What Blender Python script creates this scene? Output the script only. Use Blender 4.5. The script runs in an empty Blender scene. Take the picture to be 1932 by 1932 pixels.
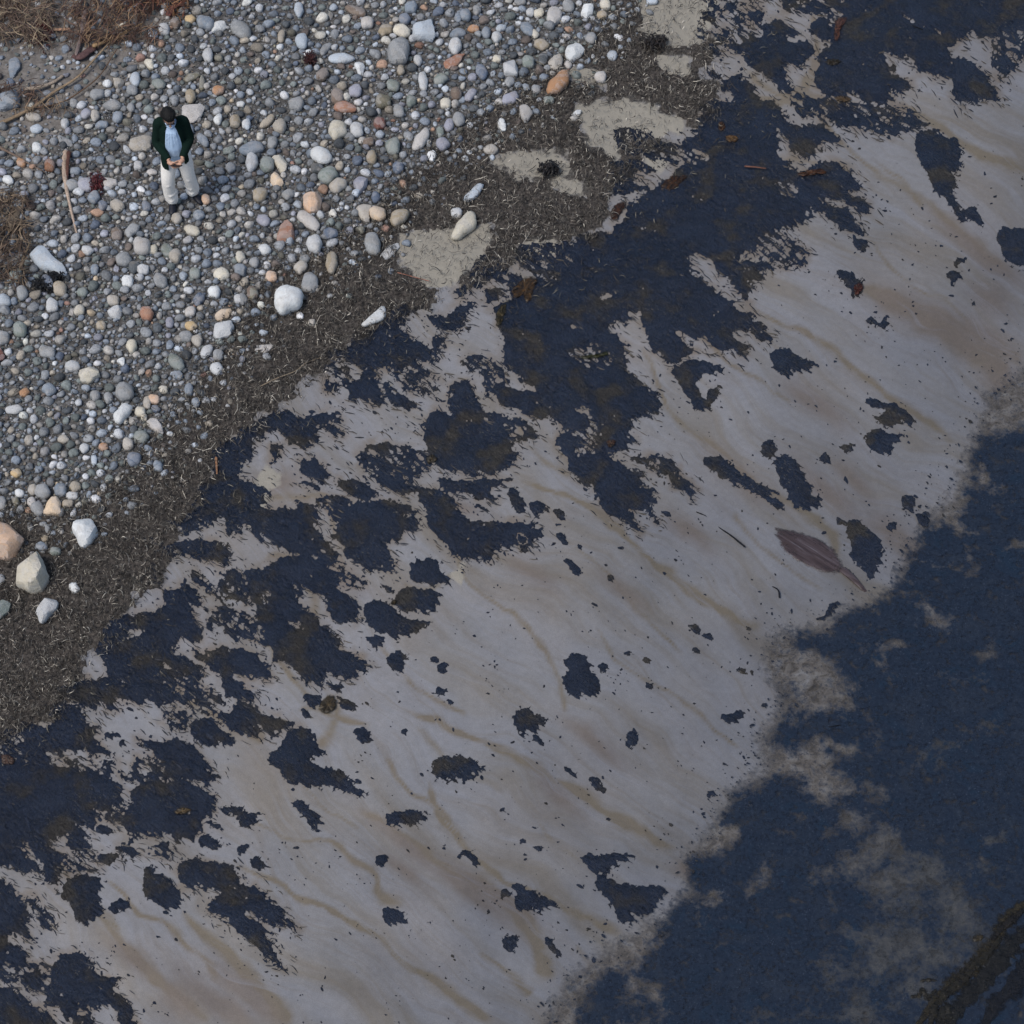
import bpy, bmesh, math, random
import numpy as np
from mathutils import Vector, Matrix

random.seed(7)
RNG = np.random.default_rng(11)
SC = bpy.context.scene

# ------------------------------------------------------------------ camera, sky, sun, exposure
# reference frame: photo coordinates 0..1932 in x and y (the photo scaled to 1932 px)
FOC = 4724.0
DEP = math.radians(52.0)
HCAM = 23.4
cam_d = bpy.data.cameras.new("camera")
cam = bpy.data.objects.new("camera", cam_d)
SC.collection.objects.link(cam)
SC.camera = cam
cam.location = (0, 0, HCAM)
cam.rotation_euler = (math.pi/2 - DEP, 0, 0)
cam_d.sensor_width = 36
cam_d.angle = 2*math.atan(966/FOC)
cam_d.clip_start = 0.5
cam_d.clip_end = 5000

SUN_EL, SUN_AZ = math.radians(58), math.radians(232)   # azimuth clockwise from +Y: light from the left, a little behind the camera
world = bpy.data.worlds.new("World"); SC.world = world
world.use_nodes = True
wn = world.node_tree; wn.nodes.clear()
sky = wn.nodes.new("ShaderNodeTexSky"); sky.sky_type = 'NISHITA'; sky.sun_disc = False
sky.sun_elevation = SUN_EL
sky.sun_rotation = SUN_AZ
sky.air_density = 1.0; sky.dust_density = 2.0
bg = wn.nodes.new("ShaderNodeBackground"); bg.inputs[1].default_value = 0.13
wo = wn.nodes.new("ShaderNodeOutputWorld")
wn.links.new(sky.outputs[0], bg.inputs[0]); wn.links.new(bg.outputs[0], wo.inputs[0])
sun_d = bpy.data.lights.new("sun", 'SUN'); sun_d.energy = 2.15; sun_d.angle = math.radians(24)
sun_d.color = (1.0, 0.95, 0.89)
sun = bpy.data.objects.new("sun", sun_d); SC.collection.objects.link(sun)
_sd = Vector((math.cos(SUN_EL)*math.sin(SUN_AZ), math.cos(SUN_EL)*math.cos(SUN_AZ), math.sin(SUN_EL)))
sun.rotation_euler = _sd.to_track_quat('Z', 'Y').to_euler()
SC.view_settings.view_transform = 'Standard'
SC.view_settings.look = 'None'
SC.view_settings.exposure = 0.0
SC.view_settings.gamma = 1.0
SC.view_settings.use_curve_mapping = False

# ------------------------------------------------------------------ helpers
CD, SD = math.cos(DEP), math.sin(DEP)
def G(x, y, z=0.0):
    """photo point -> point of the real ground (height z)."""
    x = np.asarray(x, float); y = np.asarray(y, float); z = np.asarray(z, float)
    u = x-966.0; v = y-966.0
    rx = u; ry = FOC*CD - v*SD; rz = -FOC*SD - v*CD
    t = (z-HCAM)/rz
    return np.stack([rx*t, ry*t, np.broadcast_to(z, (rx*t).shape)], -1)
TO = {'o': None, 'a': (0,0), 'b': (900,0), 'c': (1800,0), 'd': (2840,0), 'm': (2300,0), 'e': (0,900), 'f': (900,900),
      'g': (1800,900), 'h': (2840,900), 'i': (0,1800), 'j': (900,1800), 'k': (1800,1800), 'l': (2840,1800),
      'n': (2300,1800), 'q': (0,2840), 'r': (900,2840), 's': (1800,2840), 't': (2840,2840), 'u': (0,2400)}
def O(tile, p):
    if TO[tile] is None: return (float(p[0]), float(p[1]))
    ox, oy = TO[tile]
    return ((ox+p[0]/1.932)/1.98758, (oy+p[1]/1.932)/1.98758)
def P(s):
    return [tuple(float(c) for c in q.split(',')) for q in s.split()]
def OP(tile, s): return [O(tile, p) for p in P(s)]
TK = 1/(1.932*1.98758)     # tile px -> photo px

def lin(c):
    c = np.asarray(c, float)/255.0
    return np.where(c <= 0.04045, c/12.92, ((c+0.055)/1.055)**2.4)
def greyed(c, k):
    c = np.asarray(c, float); m = c@np.array([.3, .59, .11])
    return c*(1-k)+m[..., None]*k

def hash2(ix, iy, seed):
    h = (ix.astype(np.int64)*374761393 + iy.astype(np.int64)*668265263 + seed*1442695041) & 0xffffffff
    h = ((h ^ (h >> 13))*1274126177) & 0xffffffff
    h = (h ^ (h >> 16)) & 0xffffffff
    return h
def pn(x, y, seed=0):
    """gradient noise, about -1..1"""
    x0 = np.floor(x); y0 = np.floor(y); fx = x-x0; fy = y-y0
    ux = fx*fx*fx*(fx*(fx*6-15)+10); uy = fy*fy*fy*(fy*(fy*6-15)+10)
    def g(dx, dy):
        a = hash2(x0+dx, y0+dy, seed)/4294967296.0*2*math.pi
        return np.cos(a)*(fx-dx)+np.sin(a)*(fy-dy)
    n0 = g(0,0)*(1-ux)+g(1,0)*ux; n1 = g(0,1)*(1-ux)+g(1,1)*ux
    return (n0*(1-uy)+n1*uy)*1.5
def fbm(x, y, seed, octv=3, gain=0.5):
    s = 0; a = 1.0; t = 0
    for k in range(octv):
        s = s + a*pn(x*2**k, y*2**k, seed+k*17); t += a; a *= gain
    return s/t*1.3
def flow_xy(x, y):
    """coordinates along and across the way the water drained down the beach"""
    wob = 24*pn(x/260, y/260, 91)
    ang = np.radians(37 + 14*pn(x/420+5, y/420, 92))
    ca, sa = math.cos(math.radians(37)), math.sin(math.radians(37))
    return x*ca+y*sa, -x*sa+y*ca+wob
FDX, FDY = math.cos(math.radians(37)), math.sin(math.radians(37))

def poly_sdf(poly, X, Y):
    """positive inside"""
    n = len(poly); d2 = np.full(X.shape, 1e18); ins = np.zeros(X.shape, bool)
    for i in range(n):
        x1, y1 = poly[i]; x2, y2 = poly[(i+1) % n]
        ex, ey = x2-x1, y2-y1
        L = ex*ex+ey*ey+1e-9
        t = np.clip(((X-x1)*ex+(Y-y1)*ey)/L, 0, 1)
        dx = X-(x1+t*ex); dy = Y-(y1+t*ey)
        np.minimum(d2, dx*dx+dy*dy, out=d2)
        if y1 != y2:
            c = ((y1 > Y) != (y2 > Y)) & (X < (x2-x1)*(Y-y1)/(y2-y1)+x1)
            ins ^= c
    d = np.sqrt(d2)
    return np.where(ins, d, -d)
def line_dist(pts, X, Y):
    d2 = np.full(X.shape, 1e18); tt = np.zeros(X.shape)
    n = len(pts)-1
    for i in range(n):
        x1, y1 = pts[i]; x2, y2 = pts[i+1]
        ex, ey = x2-x1, y2-y1; L = ex*ex+ey*ey+1e-9
        t = np.clip(((X-x1)*ex+(Y-y1)*ey)/L, 0, 1)
        q = (X-(x1+t*ex))**2+(Y-(y1+t*ey))**2
        m = q < d2
        d2 = np.where(m, q, d2); tt = np.where(m, (i+t)/n, tt)
    return np.sqrt(d2), tt
def sstep(a, b, x):
    t = np.clip((x-a)/(b-a), 0, 1); return t*t*(3-2*t)

def mesh_np(name, V, F, smooth=True, cols=None, attrs=None, mat=None):
    """V (n,3); F (m,k) all faces of k corners"""
    me = bpy.data.meshes.new(name)
    V = np.ascontiguousarray(V, np.float32); F = np.ascontiguousarray(F, np.int32)
    m, k = F.shape
    me.vertices.add(len(V)); me.vertices.foreach_set("co", V.ravel())
    me.loops.add(m*k); me.loops.foreach_set("vertex_index", F.ravel())
    me.polygons.add(m)
    me.polygons.foreach_set("loop_start", np.arange(0, m*k, k, dtype=np.int32))
    me.update(calc_edges=True)
    if smooth: me.polygons.foreach_set("use_smooth", np.ones(m, bool))
    if cols is not None:
        a = me.color_attributes.new("tint", 'FLOAT_COLOR', 'POINT')
        c = np.ones((len(V), 4), np.float32); c[:, :cols.shape[1]] = cols
        a.data.foreach_set("color", c.ravel())
    for kx, val in (attrs or {}).items():
        a = me.attributes.new(kx, 'FLOAT', 'POINT')
        a.data.foreach_set("value", np.ascontiguousarray(val, np.float32).ravel())
    if mat: me.materials.append(mat)
    return me
def link(name, me, parent=None, label=None, cat=None, group=None, kind=None):
    o = bpy.data.objects.new(name, me); SC.collection.objects.link(o)
    if parent: o.parent = parent
    if label: o['label'] = label
    if cat: o['category'] = cat
    if group: o['group'] = group
    if kind: o['kind'] = kind
    return o
def empty(name, loc, label, cat, group=None, rz=0):
    o = bpy.data.objects.new(name, None); SC.collection.objects.link(o)
    o.location = loc; o.rotation_euler = (0, 0, rz); o.empty_display_size = .1
    o['label'] = label; o['category'] = cat
    if group: o['group'] = group
    return o

# ------------------------------------------------------------------ materials
class NT:
    def __init__(s, name):
        s.m = bpy.data.materials.new(name); s.m.use_nodes = True
        s.t = s.m.node_tree; s.t.nodes.clear()
        s.out = s.t.nodes.new("ShaderNodeOutputMaterial")
        s.b = s.t.nodes.new("ShaderNodeBsdfPrincipled")
        s.t.links.new(s.b.outputs[0], s.out.inputs[0])
    def n(s, typ, **kw):
        nd = s.t.nodes.new(typ)
        for k, v in kw.items(): setattr(nd, k, v)
        return nd
    def l(s, a, b): s.t.links.new(a, b)
    def geo(s, scale=(1,1,1), rot=(0,0,0), obj=False):
        g = s.n("ShaderNodeTexCoord") if obj else s.n("ShaderNodeNewGeometry")
        m = s.n("ShaderNodeMapping")
        s.l(g.outputs['Object' if obj else 'Position'], m.inputs[0])
        m.inputs['Scale'].default_value = scale; m.inputs['Rotation'].default_value = rot
        return m.outputs[0]
    def noise(s, vec, scale, detail=4, rough=.55, dist=0):
        n = s.n("ShaderNodeTexNoise"); s.l(vec, n.inputs['Vector'])
        n.inputs['Scale'].default_value = scale; n.inputs['Detail'].default_value = detail
        n.inputs['Roughness'].default_value = rough; n.inputs['Distortion'].default_value = dist
        return n.outputs['Fac']
    def ramp(s, fac, stops):
        r = s.n("ShaderNodeValToRGB"); s.l(fac, r.inputs[0])
        el = r.color_ramp.elements
        while len(el) < len(stops): el.new(0.5)
        for e, (p, c) in zip(el, stops):
            e.position = p; e.color = (*c, 1) if len(c) == 3 else c
        return r.outputs[0]
    def rng(s, val, a, b, c=0., d=1.):
        r = s.n("ShaderNodeMapRange"); s.l(val, r.inputs[0])
        for i, v in enumerate((a, b, c, d)): r.inputs[i+1].default_value = v
        return r.outputs[0]
    def mix(s, fac, a, b):
        m = s.n("ShaderNodeMix", data_type='RGBA')
        if isinstance(fac, (int, float)): m.inputs[0].default_value = fac
        else: s.l(fac, m.inputs[0])
        for inp, v in ((m.inputs[6], a), (m.inputs[7], b)):
            if isinstance(v, tuple): inp.default_value = (*v, 1)
            else: s.l(v, inp)
        return m.outputs[2]
    def math(s, op, a, b=None):
        m = s.n("ShaderNodeMath", operation=op)
        for i, v in enumerate((a, b)):
            if v is None: continue
            if isinstance(v, (int, float)): m.inputs[i].default_value = v
            else: s.l(v, m.inputs[i])
        return m.outputs[0]
    def attr(s, name, out='Fac'):
        a = s.n("ShaderNodeAttribute", attribute_name=name); return a.outputs[out]
    def bump(s, h, strength, dist=.01):
        b = s.n("ShaderNodeBump"); s.l(h, b.inputs['Height'])
        b.inputs['Strength'].default_value = strength; b.inputs['Distance'].default_value = dist
        s.l(b.outputs[0], s.b.inputs['Normal'])
    def set(s, **kw):
        for k, v in kw.items():
            i = s.b.inputs[{'col': 'Base Color', 'rough': 'Roughness', 'spec': 'Specular IOR Level', 'metal': 'Metallic'}.get(k, k)]
            if isinstance(v, (int, float)): i.default_value = v
            elif isinstance(v, tuple): i.default_value = (*v, 1)
            else: s.l(v, i)
        return s

def flow_rot(): return (0, 0, math.radians(44))

def mat_ground():
    T = NT("beach_ground")
    g = T.geo()
    gs = T.geo(scale=(1,1,1), rot=flow_rot())
    wn_ = T.n("ShaderNodeTexNoise"); T.l(g, wn_.inputs['Vector']); wn_.inputs['Scale'].default_value = .42; wn_.inputs['Detail'].default_value = 3
    wv = T.n("ShaderNodeVectorMath", operation='MULTIPLY_ADD'); T.l(wn_.outputs['Color'], wv.inputs[0]); wv.inputs[1].default_value = (.8, 1.7, 0); T.l(gs, wv.inputs[2]); gs = wv.outputs[0]
    fl = T.n("ShaderNodeMapping"); T.l(gs, fl.inputs[0]); fl.inputs['Scale'].default_value = (0.28, 1.6, 1)
    n1 = T.noise(g, 0.55, 5); n2 = T.noise(g, 14, 4); n3 = T.noise(fl.outputs[0], 1.1, 5, .55, .3)
    n4 = T.noise(g, 90, 3, .7); n5 = T.noise(g, 3.5, 5, .6)
    # wet sand: tan mud, the film's grey lilac sky tint painted in
    c = T.ramp(n3, [(0.34, (.195,.174,.146)), (0.46, (.222,.213,.205)), (0.60, (.245,.247,.258))])
    c = T.mix(T.rng(n1, .50, .70, 0, .4), c, (.235,.208,.185))
    st = T.math('ADD', T.attr('stain'), T.rng(n3, .35, .65, -.12, .12))
    c = T.mix(T.rng(st, .08, .62, 0, .95), c, (.178,.146,.10))
    c = T.mix(T.rng(T.noise(fl.outputs[0], 6, 5, .7), .54, .68, 0, .3), c, (.16,.14,.12))
    c = T.mix(T.rng(T.math('ADD', T.attr('mud'), T.rng(n3, .35, .65, -.2, .2)), 0, .9, 0, .85), c, (.175,.142,.115))
    f2 = T.n("ShaderNodeMapping"); T.l(gs, f2.inputs[0]); f2.inputs['Scale'].default_value = (0.2, 2.6, 1)
    n6 = T.noise(f2.outputs[0], 2.2, 6, .68, .9)
    c = T.mix(T.rng(n6, .51, .66, 0, .36), c, (.172,.142,.105))
    c = T.mix(T.rng(n6, .46, .32, 0, .34), c, (.262,.267,.29))  # pale lilac sheen streaks painted into the sand colour
    wt = T.n("ShaderNodeMix", data_type='RGBA', blend_type='MULTIPLY'); T.l(T.attr('wet'), wt.inputs[0]); T.l(c, wt.inputs[6]); wt.inputs[7].default_value = (.60,.62,.66,1)  # multiplies in the seaward damp tone and the painted edge fall-off
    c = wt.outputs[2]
    # dry tan sand patches
    c = T.mix(T.rng(T.math('ADD', T.attr('tan'), T.rng(n5, .3, .7, -.2, .2)), .35, .65), c, (.285,.262,.215))
    grain = T.math('MULTIPLY', T.rng(n4, .3, .7, .86, 1.12), T.rng(n2, .3, .7, .93, 1.06))
    # wrack bed
    wr = T.math('ADD', T.attr('wrack'), T.rng(n5, .25, .75, -.45, .45))
    wc = T.ramp(T.noise(g, 34, 5, .75), [(.32, (.018,.016,.014)), (.5, (.065,.057,.048)), (.66, (.16,.148,.125))])
    c = T.mix(T.rng(wr, .4, .56), c, wc)
    # dirt between the pebbles
    pb = T.math('ADD', T.attr('bed'), T.rng(n5, .3, .7, -.2, .2))
    pc = T.ramp(T.noise(g, 22, 5, .7), [(.35, (.038,.036,.034)), (.52, (.09,.086,.08)), (.68, (.22,.215,.21))])
    c = T.mix(T.rng(pb, .4, .6), c, pc)
    dirt = T.ramp(T.noise(g, 9, 5, .7), [(.35, (.10,.088,.075)), (.65, (.23,.21,.19))])
    c = T.mix(T.rng(T.attr('dirt'), .3, .7), c, dirt)
    v = T.n("ShaderNodeMix", data_type='RGBA', blend_type='MULTIPLY'); v.inputs[0].default_value = 1
    T.l(c, v.inputs[6]); cg = T.n("ShaderNodeCombineColor"); [T.l(grain, cg.inputs[i]) for i in range(3)]
    T.l(cg.outputs[0], v.inputs[7])
    T.set(col=v.outputs[2])
    dry = T.math('MAXIMUM', T.attr('bed'), T.math('MAXIMUM', T.attr('wrack'), T.attr('tan')))
    T.set(rough=T.rng(dry, 0, 1, .38, .9), spec=.5)
    h = T.math('ADD', T.math('MULTIPLY', n4, .25), T.math('MULTIPLY', n5, T.rng(dry, 0, 1, .6, 2.)))
    T.bump(h, .45, .02)
    return T.m
def mat_oil(name="oiled_seaweed", dark=(.0015,.0032,.0085), mid=(.006,.012,.028)):
    T = NT(name)
    g = T.geo(); gs = T.geo(rot=flow_rot())
    fl = T.n("ShaderNodeMapping"); T.l(gs, fl.inputs[0]); fl.inputs['Scale'].default_value = (0.5, 1.4, 1)
    n1 = T.noise(g, 2.2, 4); n2 = T.noise(fl.outputs[0], 24, 6, .8, 1.2); n3 = T.noise(g, 60, 3, .7)
    c = T.ramp(n2, [(.36, dark), (.56, mid), (.66, (.024,.036,.066)), (.76, (.09,.11,.155))])  # blue sky sheen and bright flecks painted into the weed's colour
    c = T.mix(T.rng(n1, .5, .36, 0, .6), c, T.ramp(n3, [(.35, (.006,.010,.022)), (.6, (.016,.026,.05)), (.75, (.06,.078,.115))]))  # broader blue sheen patches, also painted
    n9 = T.noise(fl.outputs[0], 40, 4, .75); n8 = T.noise(g, 1.1, 3)
    c = T.mix(T.math('MULTIPLY', T.rng(n9, .60, .66), T.rng(n8, .44, .58)), c, (.13,.118,.095))
    br = T.rng(n1, .52, .64, 0, .8)
    c = T.mix(br, c, T.ramp(n2, [(.4, (.014,.010,.006)), (.60, (.045,.038,.026)), (.72, (.15,.135,.10))]))
    T.set(col=c, rough=T.rng(n2, .3, .7, .25, .5), spec=.3)
    h = T.math('ADD', T.math('MULTIPLY', n2, 1.2), T.math('MULTIPLY', n3, .5))
    T.bump(h, .8, .018)
    return T.m
def mat_water():
    T = NT("oily_shallows")
    g = T.geo(); gs = T.geo(rot=flow_rot())
    n1 = T.noise(g, 1.3, 7, .66, .6); n2 = T.noise(g, 22, 5, .75); n3 = T.noise(g, 6, 5, .65, .5)
    n7 = T.noise(g, 13, 5, .75, .4)
    f = T.math('ADD', T.math('ADD', T.attr('oil'), T.rng(n7, .36, .64, -.2, .2)), T.math('ADD', T.rng(n1, .34, .66, -.5, .5), T.rng(n3, .34, .66, -.28, .28)))
    k = T.rng(f, .12, .78)
    mud = T.ramp(n3, [(.3, (.06,.052,.042)), (.5, (.11,.098,.085)), (.62, (.15,.142,.132)), (.72, (.19,.188,.19))])
    mud = T.mix(T.rng(n2, .53, .63, 0, .8), mud, (.022,.024,.032))
    deep = T.rng(T.attr('deep'), 0, 1)
    mud = T.mix(deep, mud, T.ramp(n3, [(.35, (.03,.032,.034)), (.65, (.075,.073,.068))]))
    oil = T.ramp(n2, [(.35, (.009,.013,.022)), (.6, (.014,.021,.035)), (.78, (.035,.047,.068))])
    n5 = T.noise(g, 2.6, 6, .7, .8)
    oil = T.mix(T.rng(n5, .5, .72, 0, .5), oil, (.026,.032,.042))
    oil = T.mix(T.rng(n5, .46, .34, 0, .6), oil, (.010,.022,.040))
    spk = T.noise(g, 70, 3, .75)
    oil = T.mix(T.math('MULTIPLY', T.rng(spk, .60, .72, 0, .9), T.rng(n3, .45, .6)), oil, (.10,.125,.17))
    c = T.mix(k, mud, oil)
    T.set(col=c, rough=T.rng(k, 0, 1, .3, .12), spec=.5)
    al = T.math('ADD', T.attr('depth'), T.math('ADD', T.rng(n3, .3, .7, -.5, .5), T.rng(n2, .3, .7, -.4, .4)))
    T.l(T.rng(al, .05, .95), T.b.inputs['Alpha'])
    T.bump(T.math('ADD', n3, T.math('MULTIPLY', n2, .3)), .12, .03)
    return T.m
def mat_tint(name, rough=.8, spec=.3, var=.25, scale=30, bump=.2, bscale=None, speck=0, fade=False):
    """colour comes from the 'tint' of the mesh, broken by mineral grain"""
    T = NT(name)
    g = T.geo()
    n = T.noise(g, scale, 5, .65)
    c = T.attr('tint', 'Color')
    v = T.n("ShaderNodeMix", data_type='RGBA', blend_type='MULTIPLY'); v.inputs[0].default_value = 1
    T.l(c, v.inputs[6]); cg = T.n("ShaderNodeCombineColor")
    r = T.rng(n, .3, .7, 1-var, 1+var); [T.l(r, cg.inputs[i]) for i in range(3)]
    T.l(cg.outputs[0], v.inputs[7]); c = v.outputs[2]
    if speck:
        s = T.noise(g, scale*3, 3, .6)
        c = T.mix(T.rng(s, .60, .68, 0, speck), c, (.05,.045,.04))
    T.set(col=c, rough=rough, spec=spec)
    T.bump(n, bump, .01)
    if fade: T.l(T.rng(T.math('ADD', T.attr('tint', 'Alpha'), T.rng(T.noise(g, 20, 5, .75), .3, .7, -.45, .45)), .1, .8), T.b.inputs['Alpha'])
    return T.m
def mat_stone():
    """large stones: colour from the object, veins, lichen-like mottling and dirt"""
    T = NT("beach_stone")
    oi = T.n("ShaderNodeObjectInfo")
    g = T.n("ShaderNodeNewGeometry"); mp = T.n("ShaderNodeMapping"); T.l(g.outputs['Position'], mp.inputs[0])
    cx = T.n("ShaderNodeCombineXYZ"); [T.l(oi.outputs['Random'], cx.inputs[i]) for i in range(3)]
    sc = T.n("ShaderNodeVectorMath", operation='SCALE'); T.l(cx.outputs[0], sc.inputs[0]); sc.inputs['Scale'].default_value = 50
    T.l(sc.outputs[0], mp.inputs[1]); vec = mp.outputs[0]
    n1 = T.noise(vec, 9, 5, .6, .4); n2 = T.noise(vec, 45, 4, .7); n3 = T.noise(vec, 4, 4, .6, 1.5)
    c = oi.outputs['Color']
    c = T.mix(T.rng(n1, .48, .64, 0, .6), c, T.mix(.5, c, (.34,.29,.23)))
    c = T.mix(T.rng(n3, .485, .5, 0, .5), c, T.mix(.45, c, (.5,.5,.5)))
    c = T.mix(T.rng(n2, .56, .74, 0, .55), c, T.mix(.7, c, (.06,.055,.05)))
    c = T.mix(T.rng(n2, .25, .44, .22, 0), c, (.62,.61,.58))
    T.set(col=c, rough=.78, spec=.3)
    T.bump(T.math('ADD', n1, T.math('MULTIPLY', n2, .6)), .6, .03)
    return T.m
def mat_plain(name, col, rough=.8, var=.2, scale=40, bump=.2, spec=.3, stretch=None, sheen=0):
    T = NT(name)
    g = T.geo(scale=stretch or (1,1,1), obj=bool(stretch))
    n = T.noise(g, scale, 4, .65)
    c = T.ramp(n, [(.3, tuple(x*(1-var) for x in col)), (.7, tuple(min(1, x*(1+var)) for x in col))])
    T.set(col=c, rough=rough, spec=spec)
    T.bump(n, bump, .006)
    return T.m

M_GROUND = mat_ground(); M_OIL = mat_oil(); M_WATER = mat_water()
M_PEB = mat_tint("pebbles", .8, .3, .38, 34, .35, speck=.5)
M_STONE = mat_stone()
M_STRAND = mat_tint("dry_seagrass", .6, .4, .3, 60, .1)
M_WOOD = mat_tint("driftwood", .8, .25, .4, 50, .5)
M_KELP = mat_tint("kelp", .45, .35, .75, 26, .6, speck=.8, fade=True)

def mat_kbig():
    T = NT("kelp_blade_skin"); gs = T.geo(rot=(0, 0, math.radians(38)))
    fl = T.n("ShaderNodeMapping"); T.l(gs, fl.inputs[0]); fl.inputs['Scale'].default_value = (0.25, 3.2, 1)
    n = T.noise(fl.outputs[0], 7, 6, .7, .8); m = T.noise(gs, 3, 4)
    c = T.ramp(n, [(.32, (.022,.016,.018)), (.48, (.052,.036,.036)), (.6, (.080,.062,.066)), (.74, (.15,.14,.155))])
    c = T.mix(T.rng(m, .45, .65, 0, .5), c, (.05,.032,.026))
    T.set(col=c, rough=.4, spec=.4); T.bump(n, .5, .01)
    e = T.noise(T.geo(), 16, 5, .75); sep = T.attr('tint', 'Alpha')
    T.l(T.rng(T.math('ADD', sep, T.rng(e, .3, .7, -.4, .4)), .1, .75), T.b.inputs['Alpha']); return T.m
M_KBIG = mat_kbig()
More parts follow.
